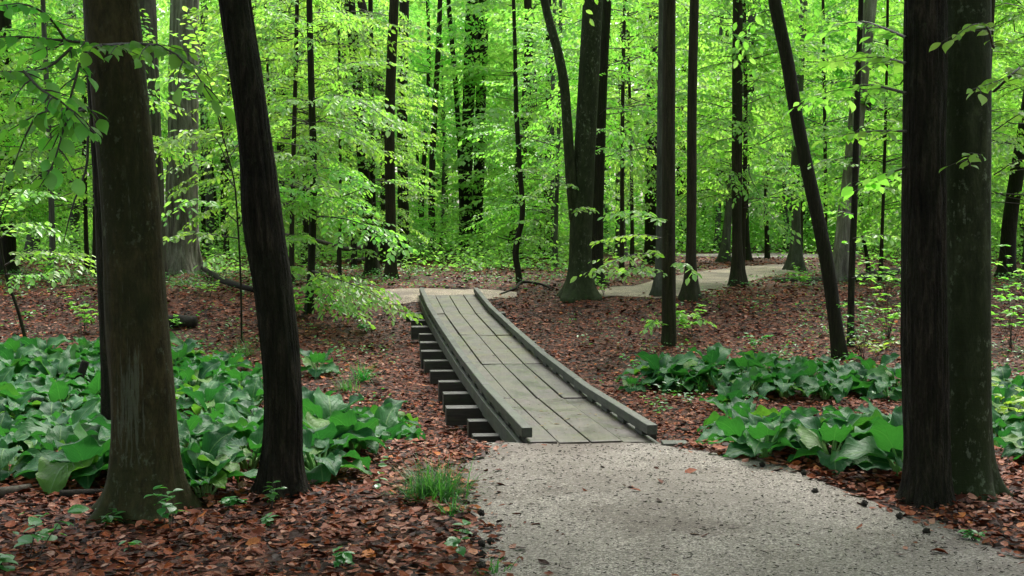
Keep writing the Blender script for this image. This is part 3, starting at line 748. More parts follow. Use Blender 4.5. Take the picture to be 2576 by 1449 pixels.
# ------------------------------------------------------------------ trunks of the middle distance (base pixel first)
T = {}
T['edge'] = tree('oak_tree', [(18, 690, 42), (18, 500, 40), (14, 250, 40), (6, 0, 38)], 'dark trunk standing half cut off by the left edge behind the cabbage patch', 'dark', top=11)
T['pale'] = tree('oak_tree', [(452, 688, 92), (455, 600, 80), (458, 450, 76), (462, 250, 72), (464, 0, 70)], 'very thick pale furrowed trunk seen between the beech and the curved trunk', 'pale', sides=90, rings=120, flare=.35, flare_h=.5, rough=.03, top=14, ridge=.03)
T['behind'] = tree('oak_tree', [(392, 680, 52), (388, 500, 50), (376, 250, 50), (366, 0, 50)], 'dull brown trunk just left of the thick pale furrowed one', 'brown', sides=20, Y=28, top=13)
T['slim'] = tree('beech_tree', [(778, 785, 20), (785, 620, 19), (789, 420, 18), (784, 250, 17), (778, 0, 15)], 'slim dark beech full of low bright sprays beside the rail fence', 'dark', top=9)
T['c1'] = tree('beech_tree', [(938, 690, 32), (928, 560, 30), (912, 400, 28), (900, 220, 27), (880, 0, 26)], 'dark trunk leaning slightly left beside the end of the rail fence', 'dark')
T['c2'] = tree('beech_tree', [(944, 688, 20), (938, 500, 15), (934, 250, 13), (932, 0, 12)], 'thin straight stem rising beside the leaning trunk by the rail fence', 'dark')
T['grey'] = tree('beech_tree', [(985, 702, 28), (982, 500, 26), (980, 300, 26), (985, 150, 25), (992, 0, 24)], 'smooth grey brown trunk rising from the leaves past the rail fence', 'mid', sides=20)
T['c3'] = tree('beech_tree', [(1018, 668, 30), (1014, 500, 28), (1012, 250, 26), (1017, 0, 24)], 'dark leafy trunk just behind the smooth grey brown one', 'dark')
T['pair1'] = tree('beech_tree', [(1172, 652, 36), (1172, 500, 32), (1178, 280, 30), (1188, 0, 30)], 'left stem of the dark twin trunks wrapped in leaves beyond the boardwalk', 'dark', flare=.8)
T['pair2'] = tree('beech_tree', [(1196, 650, 32), (1203, 480, 28), (1210, 250, 26), (1216, 0, 25)], 'right stem of the dark twin trunks wrapped in leaves beyond the boardwalk', 'dark', flare=.8)
T['lean'] = tree('beech_tree', [(1166, 650, 16), (1158, 420, 13), (1145, 200, 12), (1128, 0, 11)], 'thin stem leaning left against the dark twin trunks', 'dark')
T['scurve'] = tree('beech_tree', [(1308, 716, 15), (1305, 690, 15), (1297, 640, 16), (1301, 605, 15), (1312, 560, 14), (1308, 430, 13), (1299, 280, 12), (1296, 140, 10), (1292, 0, 9)], 'slender sapling with an S bend just above the leaves', 'dark', rings=60, sides=10, flare=.2, top=8)
T['thin1'] = tree('beech_tree', [(1379, 654, 20), (1377, 500, 17), (1381, 250, 16), (1380, 0, 14)], 'dark straight stem between the bent sapling and the forked beech', 'dark')
T['thin2'] = tree('beech_tree', [(1357, 650, 8), (1360, 560, 7), (1362, 420, 6)], 'very thin bare stem between the bent sapling and the forked beech', 'dark', top=5)
T['fork'] = tree('beech_tree', [(1457, 748, 78), (1459, 690, 62), (1462, 560, 56), (1470, 400, 54), (1480, 220, 52), (1491, 0, 50)], 'stout forked beech with flared mossy roots beside the path bend', 'beech_right', sides=36, rings=80, flare=.7, flare_h=.25, lobes=4, top=13, rough=.02)
fb, fC = o_data[T['fork'].name]
LB = np.array([at(x, y, fb[1] + dy) for x, y, dy in ((1448, 560, 0), (1438, 470, -.1), (1428, 330, -.15), (1416, 190, -.15), (1398, 110, -.1), (1376, 30, 0), (1360, -60, 0), (1340, -300, 0))]) - fb
tube_obj('limb', LB, [.11, .098, .09, .085, .08, .075, .07, .05], 'beech_right', T['fork'], 14, .04)
T['fork2'] = tree('beech_tree', [(1500, 718, 36), (1503, 560, 30), (1510, 330, 28), (1518, 130, 27), (1526, 0, 26)], 'dark straight trunk close behind the forked beech', 'dark', flare=.7)
T['far1'] = tree('oak_tree', [(1562, 655, 28), (1560, 480, 24), (1566, 250, 24), (1572, 0, 24)], 'greyish trunk well behind the path between forked beech and straight brown trunk', 'grey', Y=42)
T['dk1'] = tree('oak_tree', [(1640, 650, 38), (1640, 450, 34), (1643, 250, 32), (1650, 0, 32)], 'thick dark trunk behind the path just left of the straight brown one', 'dark', Y=36, flare=.4)
T['str'] = tree('oak_tree', [(1683, 868, 36), (1682, 600, 34), (1682, 300, 33), (1684, 0, 31)], 'straight bare brown trunk rising out of the cabbage leaves', 'mid', sides=24, rings=60, flare=.15, top=11)
T['st0'] = tree('beech_tree', [(1659, 745, 24), (1660, 600, 20), (1662, 400, 20), (1666, 0, 18)], 'grey trunk with a flared foot on the path, hidden behind the straight brown one', 'grey', flare=1.2)
T['st2'] = tree('beech_tree', [(1734, 750, 36), (1737, 690, 28), (1740, 480, 25), (1741, 250, 24), (1747, 0, 23)], 'dark smooth trunk with a foot curving onto the near side of the path', 'mid', sides=20, flare=.7, flare_h=.3)
T['st3'] = tree('beech_tree', [(1858, 720, 36), (1855, 640, 27), (1854, 400, 26), (1855, 200, 26), (1856, 0, 25)], 'dark trunk with flared foot standing at the inner bend of the path', 'mid', sides=20, flare=.5, flare_h=.3)
T['birch'] = tree('oak_tree', [(1822, 658, 26), (1830, 560, 20), (1850, 380, 18), (1874, 160, 17), (1898, 0, 17)], 'pale flecked trunk leaning right behind the path bend', 'grey', flare=.7)
T['st4'] = tree('oak_tree', [(1876, 655, 26), (1872, 520, 22), (1885, 300, 20), (1892, 0, 20)], 'black trunk directly behind the one at the inner path bend', 'dark', flare=.6)
T['fk'] = tree('oak_tree', [(1930, 655, 12), (1932, 420, 11), (1960, 280, 10), (1972, 120, 9)], 'thin crooked black stem beyond the path', 'dark', Y=40)
T['leanr'] = tree('oak_tree', [(2117, 905, 38), (2104, 830, 35), (2080, 660, 35), (2040, 470, 34), (2005, 300, 33), (1980, 150, 33), (1948, 0, 32)], 'dark trunk leaning strongly left out of the cabbage patch', 'dark', sides=24, rings=70, flare=.25, top=10)
T['gb'] = tree('beech_tree', [(2000, 680, 34), (2003, 600, 24), (2000, 450, 22), (2010, 230, 21), (2022, 0, 20)], 'smooth grey green beech with flared foot at the far path edge', 'grey', sides=20, flare=.8, flare_h=.4)
T['spot'] = tree('oak_tree', [(2112, 706, 52), (2122, 600, 43), (2142, 420, 40), (2165, 200, 38), (2188, 0, 36)], 'pale patchy trunk leaning right behind the thin black one', 'pale', sides=28, flare=.2, top=12)
T['thinr'] = tree('beech_tree', [(2140, 872, 18), (2142, 700, 17), (2150, 500, 16), (2155, 300, 15), (2166, 0, 13)], 'thin black stem crossing in front of the pale patchy trunk', 'dark', sides=12, flare=.2, top=9)
T['stub'] = tree('dead_stub', [(2186, 696, 11), (2180, 640, 10), (2170, 592, 9)], 'short broken dark snag with no top beyond the leaning trunk', 'dark', top=0, sides=10, flare=.3, cat='dead tree')
T['redge'] = tree('oak_tree', [(2532, 700, 42), (2540, 560, 36), (2556, 450, 35), (2575, 340, 34), (2610, 100, 32)], 'dark trunk leaning right beyond the mossy right beech', 'dark', top=11)
T['l2'] = tree('oak_tree', [(188, 640, 24), (188, 500, 24), (184, 300, 22), (178, 0, 22)], 'grey trunk far behind, just left of the big beech', 'grey', Y=45)
T['l3'] = tree('oak_tree', [(706, 625, 22), (706, 400, 20), (708, 200, 20), (712, 0, 20)], 'dark upright trunk beyond the fence between curved trunk and slim beech', 'dark', Y=44)
T['l4'] = tree('oak_tree', [(752, 625, 17), (750, 400, 16), (748, 150, 15)], 'greyish far trunk just left of the slim low sprayed beech', 'grey', Y=52)
T['l5'] = tree('oak_tree', [(562, 625, 15), (562, 400, 14), (564, 150, 14)], 'slim far trunk just left of the black curved trunk', 'dark', Y=50)
T['l6'] = tree('oak_tree', [(512, 640, 13), (511, 450, 12), (510, 250, 12)], 'slim dark far stem right of the thick pale furrowed trunk', 'dark', Y=46)
T['sapl'] = tree('beech_sapling', [(608, 862, 5), (606, 720, 5), (598, 560, 4.5), (588, 450, 4), (568, 370, 3.5), (555, 300, 2)], 'whip thin sapling with bright leafy sprays in front of the pale trunk', 'dark', top=0, sides=7, flare=0, cat='sapling')
T['sapr'] = tree('beech_sapling', [(68, 858, 10), (45, 780, 9), (18, 700, 8), (5, 640, 7), (-5, 560, 5)], 'thin leaning sapling at the left edge of the cabbage patch', 'dark', top=0, sides=7, flare=0, cat='sapling')

for k in ('c1', 'fork2', 'st3', 'far1', 'dk1', 'st4', 'edge', 'thin1', 'gb', 'l2', 'l3', 'birch'):
    add_crown(T[k], CR_M, nrand.uniform(-.4, .6), .68 if k in ('c1', 'thin1') else nrand.uniform(.85, 1.05))
add_crown(T['slim'], CR_M, .1, .8)
for k, z in (('pale', 8), ('grey', 6.8), ('str', 5.5), ('leanr', 5.4), ('spot', 7.5), ('redge', 6), ('fork', 8), ('st3', 8), ('edge', 7), ('thinr', 5.5), ('behind', 8)):
    high_crown(T[k], z, .85)
for k in ('c2', 'l4', 'l5', 'fk'):
    add_crown(T[k], CR_M, 1.0, .75)

# explicit low sprays
sY = T['slim'].location[1]
branch_part(T['slim'], [[(785, 250, sY), (860, 240, sY - .8), (940, 275, sY - 1.6), (1000, 318, sY - 2.2)], [(785, 252, sY), (720, 255, sY - .8), (690, 275, sY - 1.5)],
                        [(788, 440, sY), (740, 395, sY - .8), (690, 385, sY - 1.5), (660, 400, sY - 2)], [(788, 400, sY), (800, 440, sY - 1), (815, 470, sY - 1.8)],
                        [(786, 545, sY), (850, 548, sY - .7), (930, 572, sY - 1.5), (1012, 632, sY - 2.2)], [(786, 520, sY), (740, 480, sY - 1), (700, 470, sY - 2)],
                        [(782, 680, sY), (840, 700, sY - .8), (930, 735, sY - 1.7), (1012, 792, sY - 2.3)], [(782, 600, sY), (740, 590, sY - 1), (715, 610, sY - 2)],
                        [(780, 690, sY), (830, 715, sY - .8), (930, 765, sY - 1.6)], [(780, 690, sY), (740, 670, sY - .8), (715, 690, sY - 1.6)],
                        [(786, 500, sY), (850, 498, sY - .8), (925, 535, sY - 1.6)], [(786, 470, sY), (840, 462, sY + .6), (905, 482, sY + 1.2)], [(782, 745, sY), (850, 762, sY - .7), (912, 800, sY - 1.3)], [(783, 330, sY), (850, 325, sY - .8), (930, 368, sY - 1.6)], [(786, 500, sY), (740, 520, sY - .6), (700, 560, sY - 1.2)],
                        [(779, 715, sY), (820, 735, sY - .8), (858, 790, sY - 1.5)],
                        [(788, 420, sY), (850, 430, sY - 1), (930, 470, sY - 1.8)]], 51, 'leaf', LEAF6, .12, .05, .13, .38)
qY = T['sapl'].location[1]
branch_part(T['sapl'], [[(556, 300, qY), (500, 215, qY - .5), (440, 195, qY - .9), (372, 200, qY - 1.2)], [(580, 430, qY), (530, 335, qY - .6), (480, 330, qY - 1), (445, 352, qY - 1.3)],
                        [(590, 470, qY), (540, 415, qY - .5), (480, 405, qY - 1), (415, 440, qY - 1.4)], [(598, 560, qY), (540, 515, qY - .5), (480, 505, qY - 1), (410, 545, qY - 1.4)],
                        [(600, 600, qY), (540, 590, qY - .5), (480, 585, qY - 1), (415, 600, qY - 1.3)], [(600, 570, qY), (640, 520, qY - .5), (670, 520, qY - .8)],
                        [(570, 380, qY), (540, 260, qY - .6), (505, 120, qY - 1), (470, 30, qY - 1.4)], [(603, 660, qY), (560, 640, qY - .5), (520, 660, qY - 1)],
                        [(575, 400, qY), (620, 330, qY + .4), (640, 300, qY + .8)]], 52, 'leaf', LEAF6, .115, .055, .14, .38, start=.3)
rY = T['sapr'].location[1]
branch_part(T['sapr'], [[(10, 670, rY), (80, 630, rY - .4), (150, 640, rY - .8), (240, 690, rY - 1.2)], [(12, 690, rY), (90, 690, rY - .5), (150, 680, rY - .9)], [(0, 600, rY), (60, 560, rY - .5), (140, 590, rY - 1)],
                        [(-5, 560, rY), (40, 480, rY - .5), (120, 490, rY - 1)], [(-5, 560, rY), (30, 420, rY + .4), (90, 400, rY + .8)]], 53, 'leaf', LEAF6, .115, .055, .14, .42)
tY = T['str'].location[1]
branch_part(T['str'], [[(1668, 640, tY), (1600, 640, tY - .5), (1540, 660, tY - 1), (1478, 692, tY - 1.4)], [(1668, 600, tY), (1610, 590, tY + .5), (1560, 595, tY + .9), (1508, 606, tY + 1.3)],
                       [(1668, 680, tY), (1610, 675, tY - .5), (1560, 690, tY - .9)], [(1698, 660, tY), (1725, 665, tY - .4), (1745, 690, tY - .8)], [(1668, 560, tY), (1600, 530, tY - .7), (1545, 540, tY - 1.2)],
                       [(1698, 800, tY), (1740, 790, tY - .3), (1790, 815, tY - .6)], [(1668, 820, tY), (1650, 805, tY - .3), (1625, 830, tY - .6)]], 54, 'leaf', LEAF6, .115, .055, .14, .42)
lY = T['leanr'].location[1]
branch_part(T['thinr'], [[(2143, 700, lY), (2200, 690, lY - .5), (2262, 700, lY - .9)], [(2150, 480, lY), (2210, 470, lY - .5), (2270, 480, lY - .9)], [(2152, 420, lY), (2090, 400, lY - .4), (2040, 420, lY - .8)],
                         [(2146, 600, lY), (2210, 590, lY - .5), (2265, 600, lY - .8)], [(2155, 330, lY), (2210, 300, lY - .5), (2270, 310, lY - 1)], [(2148, 540, lY), (2095, 530, lY + .5), (2045, 545, lY + .9)]], 55, 'leaf', LEAF6, .10, .07, .18, .36)
fY = fb[1]
for k, sd_, xs_ in (('pair1', 57, 1174), ('pair2', 58, 1206), ('c3', 59, 1014), ('c1', 60, 920), ('scurve', 62, 1303)):
    y0 = T[k].location[1]; pp_ = []
    for i_, yy in enumerate((70, 150, 215, 290, 365, 430, 500, 560, 600)):
        sg = 1 if (i_ + sd_) % 2 or k == 'scurve' else -1; pp_.append([(xs_, yy, y0), (xs_ + sg * 40, yy - 6, y0 - .8), (xs_ + sg * 85, yy + 14, y0 - 1.2)])
        if k != 'scurve': pp_.append([(xs_, yy + 30, y0), (xs_ + sg * 5, yy + 30, y0 - .7), (xs_ - sg * 30, yy + 50, y0 - 1.3)])
    branch_part(T[k], pp_, sd_, 'leaf', LEAF6, .125, .07, .2, .45)
branch_part(T['fork'], [[(1440, 540, fY), (1470, 520, fY - .8), (1500, 530, fY - 1.2)], [(1450, 470, fY), (1400, 460, fY - .8), (1350, 480, fY - 1.4)]], 56, 'leaf', LEAF6, .10, .07, .18, .36)

# ------------------------------------------------------------------ wood behind: individual trees
def bg_trunk(seed, bend):
    rng = np.random.default_rng(seed); z = np.linspace(0, 15, 18)
    x = bend * (z / 15)**1.3 * 1.2 + .12 * np.sin(z * .5 + seed); y = .15 * np.sin(z * .4 + seed * 2)
    x -= x[0]; y -= y[0]; r = .13 * (1 - .6 * z / 15)
    z = z.copy(); z[0] = -.1
    return trunk_mesh('trunk', np.stack([x, y, z], 1), r, M[['mid', 'grey', 'mid', 'grey', 'mid'][seed % 5]], 9, .5, 4, .03, seed, .3)  # lighter barks put the air light of distance into the trunk colour
BT = [bg_trunk(i, b) for i, b in enumerate((-.8, .3, 1.0, -.2, .1, .6))]
ORD = 'first second third fourth fifth sixth seventh eighth ninth tenth eleventh twelfth thirteenth fourteenth fifteenth sixteenth seventeenth eighteenth nineteenth twentieth'.split()
MARKS = [(-1e9, 'left edge'), (320, 'big beech'), (655, 'curved trunk'), (980, 'grey brown trunk'), (1190, 'twin trunks'), (1465, 'forked beech'), (1682, 'straight trunk'), (1855, 'path bend trunk'), (2040, 'leaning trunk'), (2330, 'right trunks'), (1e9, 'right edge')]
def gap(x):
    for (a, na), (b, nb_) in zip(MARKS[:-1], MARKS[1:]):
        if a <= x < b: return na, nb_
pts = []; pr = random.Random(99)
tries = 0
while len(pts) < 165 and tries < 20000:
    tries += 1
    Y = math.sqrt(pr.uniform(24**2, 34**2)) if len(pts) < 26 else math.sqrt(pr.uniform(34.5**2, 78**2)); X = pr.uniform(-1, 1) * (.43 * Y * 1.12 + 1.5)
    x, y = proj([X, Y, H(X, Y)])
    if Y < 34.5 and (len(pts) >= 26 or any(inside(q, np.array([X]), np.array([Y]))[0] for q in POLY)): continue
    if Y >= 34.5 and y > 636 and 1480 < x < 2290: continue
    if Y < 52 and (390 < x < 520 or 1140 < x < 1235 or 1430 < x < 1500): continue
    if Y < 37 and (240 < x < 660 or 975 < x < 1390 or 1400 < x < 1550): continue
    if any((X - a)**2 + (Y - b)**2 < (2.0 + Y * .015)**2 for a, b in pts): continue
    pts.append((X, Y))
rows = {}
for X, Y in pts:
    x, y = proj([X, Y, H(X, Y)]); band = 'nearest' if Y < 34.5 else 'nearer' if Y < 48 else ('middle' if Y < 62 else 'farthest')
    rows.setdefault((gap(x), band), []).append((x, X, Y))
for (g, band), lst in rows.items():
    lst.sort()
    for i, (x, X, Y) in enumerate(lst):
        o = thing('woodland_tree', f"{ORD[i]} from left of the {band} far trees between {g[0]} and {g[1]}", 'tree', (X, Y, float(H(X, Y))), pr.uniform(0, 6.28), 'distant trees of the wood behind')
        t = link('trunk', BT[pr.randrange(len(BT))], o); s = pr.choice([.6, .8, 1, 1.3, 1.6]) if Y > 34.5 else pr.choice([.3, .4, .5]); t.scale = (s, s, 1); t.rotation_euler = (0, 0, pr.uniform(0, 6.28))
        c = link('crown', (CR_F[pr.randrange(len(CR_F))] if pr.random() < .5 else CR_G[pr.randrange(3)]) if Y > 40 else (CR_U if pr.random() < .6 else CR_M)[pr.randrange(4)], o); s = pr.uniform(.9, 1.2) if Y < 40 else pr.uniform(.9, 1.25); c.scale = (s, s, s * pr.uniform(.9, 1.15)); c.rotation_euler = (0, 0, pr.uniform(0, 6.28))
        if Y < 34.5: c.location = (0, 0, .7)

# far wood that reads as one mass
rng = np.random.default_rng(77); mb = MB()
n = 150000; Y = rng.uniform(80, 112, n); X = rng.uniform(-1, 1, n) * (.43 * Y * 1.25 + 4); Z = rng.uniform(0, 1, n)**.9 * 27
k = np.sin(X * .35 + Y * .2) * np.sin(Z * .5 + X * .13) + rng.normal(0, .6, n) > -.5; X, Y, Z = X[k], Y[k], Z[k]; n = len(X)
pos = np.stack([X, Y, H(X, Y) + Z], 1); d = rng.normal(0, 1, (n, 3)); d[:, 2] *= .3
mb.add(*leaves_geo(LEAF4, pos, d, np.array([[0, 0, 1.]]) + rng.normal(0, .5, (n, 3)), rng.uniform(.3, .7, n)), mat=0)
n = 110; Y = rng.uniform(79, 110, n); X = rng.uniform(-1, 1, n) * (.43 * Y * 1.25 + 4); p0 = np.stack([X, Y, H(X, Y) - .2], 1); p1 = p0 + np.stack([rng.normal(0, .8, n), np.zeros(n), np.full(n, 24)], 1)
r = rng.uniform(.1, .3, n); mb.add(*segs_geo(p0, p1, r, r * .5, 7), mat=1)
tag(link('distant_wood', mb.mesh('distant_wood', [M['leaf_far'], M['dark']])), 'far leafy wood closing off the view behind all the trunks', None, None, 'stuff')

# the same wood closing round both sides and behind the viewpoint
rng = np.random.default_rng(81); mb = MB(); n = 30000
az = rng.uniform(0, 2 * PI, n); rr_ = rng.uniform(9, 26, n); X, Y = rr_ * np.sin(az), 6 + rr_ * np.cos(az); Z = 1.2 + 13 * rng.uniform(0, 1, n)**.8
k = (np.abs(X) > .43 * np.maximum(Y, 0) * 1.3 + 2.5) & ((Y < 2) | (np.abs(X) > 6)) & (np.sin(X * .8) * np.sin(Y * .7 + Z * .6) + rng.normal(0, .5, n) > -.2); X, Y, Z = X[k], Y[k], Z[k]; n = len(X)
d = rng.normal(0, 1, (n, 3)); d[:, 2] *= .3
mb.add(*leaves_geo(LEAF4, np.stack([X, Y, H(X, Y) + Z], 1), d, np.array([[0, 0, 1.]]) + rng.normal(0, .4, (n, 3)), rng.uniform(.2, .4, n)), mat=0)
n = 120; az = rng.uniform(0, 2 * PI, n); rr_ = rng.uniform(8, 26, n); X, Y = rr_ * np.sin(az), 6 + rr_ * np.cos(az)
k = (np.abs(X) > .43 * np.maximum(Y, 0) * 1.3 + 2.5) & ((Y < 0) | (np.abs(X) > 6)); X, Y = X[k], Y[k]; n = len(X)
p0 = np.stack([X, Y, H(X, Y) - .2], 1); r = rng.uniform(.08, .3, n); mb.add(*segs_geo(p0, p0 + np.stack([rng.normal(0, .5, n), rng.normal(0, .5, n), np.full(n, 15)], 1), r, r * .6, 9), mat=1)
tag(link('surrounding_wood', mb.mesh('surrounding_wood', [M['leaf_far'], M['dark']])), 'leafy wood continuing on both sides and behind the viewpoint', None, None, 'stuff')

# low undergrowth between the far trunks
rng = np.random.default_rng(78); mb = MB(); n = 190000
Y = np.sqrt(rng.uniform(30**2, 72**2, n)); X = rng.uniform(-1, 1, n) * (.43 * Y * 1.15 + 1)
cl = np.sin(X * .9 + np.sin(Y * .6) * 2) * np.sin(Y * .8 + X * .2); k = (cl + rng.normal(0, .35, n)) > .1 - np.clip((Y - 34) / 14, -.6, .8)
for p in POLY: k &= ~inside(p, X, Y)
x2 = X / Y * FPX + CX; k &= ~((Y < 44) & (x2 > 1480) & (x2 < 2290)) | (rng.uniform(0, 1, n) < .15)
X, Y = X[k], Y[k]; n = len(X); Z = np.abs(rng.normal(0, .85, n)) * np.clip((Y - 28) / 12, .12, 1)
az = rng.uniform(0, 6.28, n); d = np.stack([np.cos(az), np.sin(az), rng.normal(-.1, .3, n)], 1)
mb.add(*leaves_geo(LEAF4, np.stack([X, Y, H(X, Y) + Z + .03], 1), d, np.array([[0, 0, 1.]]) + rng.normal(0, .4, (n, 3)), rng.uniform(.08, .17, n)))
tag(link('undergrowth', mb.mesh('undergrowth', [M['leaf_under']])), 'low pale green undergrowth between the far trunks', None, None, 'stuff')
# little green leaves dotted over the nearer floor
rng = np.random.default_rng(79); mb = MB(); n = 11000
Y = np.sqrt(rng.uniform(5.5**2, 32**2, n)); X = rng.uniform(-1, 1, n) * (.43 * Y * 1.1 + .5); x2 = X / Y * FPX + CX
w = .03 + .9 * np.clip((X - .05 * Y) / (.2 * Y), 0, 1) * ((Y > 12) & (Y < 21)) * (.4 + .6 * np.sin(X * 1.4) * np.sin(Y * 1.1)) + .2 * (Y > 22) + .2 * ((X < -.1 * Y) & (Y > 16)); k = rng.uniform(0, 1, n) < w
for p in POLY: k &= ~inside(p, X, Y)
k &= ~((np.abs(X - np.interp(Y, BY, BX)) < 1.0) & (Y > 8) & (Y < 22)); X, Y = X[k], Y[k]
X = np.repeat(X, 7) + rng.normal(0, .07, len(X) * 7); Y = np.repeat(Y, 7) + rng.normal(0, .07, len(Y) * 7); n = len(X)
az = rng.uniform(0, 6.28, n); d = np.stack([np.cos(az), np.sin(az), rng.normal(.1, .25, n)], 1)
mb.add(*leaves_geo(LEAF6, np.stack([X, Y, H(X, Y) + rng.uniform(.03, .16, n)], 1), d, np.array([[0, 0, 1.]]) + rng.normal(0, .3, (n, 3)), rng.uniform(.03, .07, n)))
tag(link('ground_cover', mb.mesh('ground_cover', [M['seedling']])), 'tiny green sprouts dotted over the fallen leaves', None, None, 'stuff')

# ------------------------------------------------------------------ skunk cabbage
def cabbage(seed, nl, scale=1., upright=.5):
    rng = np.random.default_rng(seed); lf = MB(); st = MB(); A0, A1, Q0, Q1 = [], [], [], []
    nu, nv = 15, 11
    for i in range(nl):
        az = 2 * PI * i / nl * 1.0 + rng.normal(0, .35); inner = (i % 3 == 0)
        L = scale * rng.uniform(.23, .40); wd = L * rng.uniform(.33, .41)
        el = rng.uniform(.75, 1.2) if (inner and rng.uniform() < upright + .3) else rng.uniform(.0, .5)
        pl = scale * rng.uniform(.10, .23); pe = rng.uniform(.9, 1.3) if not inner else 1.3
        ca, sa = math.cos(az), math.sin(az)
        base = np.array([ca * .03, sa * .03, -.02]); p1 = base + pl * np.array([ca * math.cos(pe), sa * math.cos(pe), math.sin(pe)])
        pm = base + .55 * (p1 - base) + np.array([ca, sa, 0]) * -.015
        A0 += [base, pm]; A1 += [pm, p1]; Q0 += [.016 * scale, .012 * scale]; Q1 += [.012 * scale, .008 * scale]
        roll = rng.normal(0, .35); curl = rng.uniform(.3, 1.2); ph = rng.uniform(0, 6.28); cup = rng.uniform(.15, .6); fq = rng.uniform(2.2, 3.6)
        out = np.array([ca, sa, 0.]); lat = np.array([-sa, ca, 0.]); up = np.array([0, 0, 1.])
        lat_r = lat * math.cos(roll) + up * math.sin(roll)
        V, UV = [], []; p = p1.copy(); e = el
        for a in range(nu):
            u = a / (nu - 1)
            hw = wd * max(.01, math.sin(PI * min(1, u * .96 + .035) ** .66)) ** .9 * (1.06 - .22 * u)
            dirv = out * math.cos(e) + up * math.sin(e); nrm = np.cross(dirv, lat_r); nrm /= np.linalg.norm(nrm)
            if nrm[2] < 0: nrm = -nrm
            for b in range(nv):
                v = (b / (nv - 1)) * 2 - 1
                ruf = .05 * L * abs(v)**2 * math.sin(ph + u * fq * 6.28 * .8 + (1.3 if v > 0 else 0)) + .020 * L * math.sin(u * 19 + abs(v) * 5 + ph) * abs(v) - .016 * L * abs(math.cos((u - .55 * abs(v)**.8) * 11.0)) * (1 - (2 * abs(v) - 1)**2)
                back = -.10 * L * abs(v)**1.5 * (1 - u) ** 2          # heart shaped base lobes
                V.append(p + lat_r * hw * v + nrm * (cup * hw * abs(v)**1.6 * .6 + ruf) + dirv * back); UV.append((u, v))
            p = p + dirv * L / (nu - 1); e -= curl * 1.4 / (nu - 1)
        idx = np.arange(nu * nv).reshape(nu, nv); F = np.stack([idx[:-1, :-1], idx[:-1, 1:], idx[1:, 1:], idx[1:, :-1]], -1).reshape(-1, 4)
        lf.add(V, [F], 0, UV)
    st.add(*segs_geo(np.array(A0), np.array(A1), np.array(Q0), np.array(Q1), 6))
    return lf.mesh('leaves', [M['cabbage']], True, True), st.mesh('stalks', [M['stalk']], True)
CAB = [cabbage(i, n, s, u) for i, (n, s, u) in enumerate(((9, 1, .3), (10, 1.05, .1), (8, .95, .5), (11, 1.05, .1), (8, .9, .4), (10, 1.0, .1), (9, 1.05, .3)))]
def put_cabbage(p, label, group, rz, s, k):
    o = thing('skunk_cabbage', label, 'plant', (p[0], p[1], float(H(p[0], p[1]))), rz, group); o.scale = (s, s, s)
    link('leaves', CAB[k][0], o); link('stalks', CAB[k][1], o)
def patch(poly_px, mind, n, group, what, bands, seed):
    poly = gp(poly_px); P = np.array(poly); r = random.Random(seed); got = []; t = 0
    while len(got) < n and t < 9000:
        t += 1; X = r.uniform(P[:, 0].min(), P[:, 0].max()); Y = r.uniform(P[:, 1].min(), P[:, 1].max())
        if not inside(poly, np.array([X]), np.array([Y]))[0]: continue
        if any((X - a)**2 + (Y - b)**2 < mind**2 for a, b in got): continue
        if any((X - T_[0])**2 + (Y - T_[1])**2 < T_[2]**2 for T_ in CLEAR): continue
        got.append((X, Y))
    got.sort(key=lambda q: q[1]); m = math.ceil(len(got) / bands); 
    for b in range(bands):
        row = sorted(got[b * m:(b + 1) * m], key=lambda q: q[0] / q[1])
        for i, q in enumerate(row):
            nm = ['front', 'second', 'third', 'fourth', 'fifth', 'sixth', 'seventh', 'eighth'][b]
            put_cabbage(q, f"skunk cabbage, {ORD[i]} from left in {nm} row of {what}", group, r.uniform(0, 6.28), r.uniform(.8, 1.12), r.randrange(len(CAB)))
CLEAR = [(*o_data[o.name][0][:2], rr) for o, rr in ((big, .42), (twin, .2), (curv, .34), (rdark, .3), (rbeech, .34), (T['str'], .2), (T['leanr'], .2))]
patch([(-260, 905), (60, 905), (250, 895), (450, 900), (640, 935), (665, 1010), (690, 1075), (640, 1190), (530, 1225), (460, 1235), (250, 1225), (-320, 1230)], .34, 138, 'skunk cabbages in the patch around the big beech', 'the patch around the big beech', 7, 1)
patch([(765, 1065), (900, 1078), (1010, 1090), (960, 1130), (880, 1190), (790, 1225), (770, 1150)], .36, 17, 'skunk cabbages between curved trunk and boardwalk', 'the patch right of the curved trunk', 2, 2)
patch([(1640, 960), (1760, 945), (2000, 950), (2240, 965), (2300, 1000), (2240, 1010), (2080, 1005), (1900, 998), (1700, 985)], .42, 30, 'skunk cabbages below the leaning trunk', 'the patch below the leaning trunk', 3, 3)
patch([(1850, 1095), (1990, 1112), (2080, 1130), (2150, 1105), (2260, 1090), (2310, 1130), (2290, 1205), (2160, 1196), (2020, 1178), (1890, 1150)], .38, 19, 'skunk cabbages beside the near path', 'the patch beside the near path', 3, 4)
patch([(2490, 980), (2640, 985), (2660, 1190), (2500, 1180), (2490, 1080)], .42, 14, 'skunk cabbages beyond the mossy right beech', 'the patch beyond the mossy right beech', 2, 5)
put_cabbage(G(800, 942), 'lone skunk cabbage on the leaves just right of the black curved trunk', None, .5, 1.0, 2)
put_cabbage(G(1840, 1035), 'lone skunk cabbage between the two patches near the path', None, 2.2, .95, 4)
put_cabbage(G(1668, 975), 'tall skunk cabbage at the foot of the straight brown trunk', None, 1.2, 1.15, 0)
put_cabbage(G(515, 1250), 'skunk cabbage with long pale stalks between the two near left trunks', None, 3.7, .95, 4)
put_cabbage(G(1590, 985), 'small skunk cabbage nearest the boardwalk below the straight brown trunk', None, .2, .6, 2)

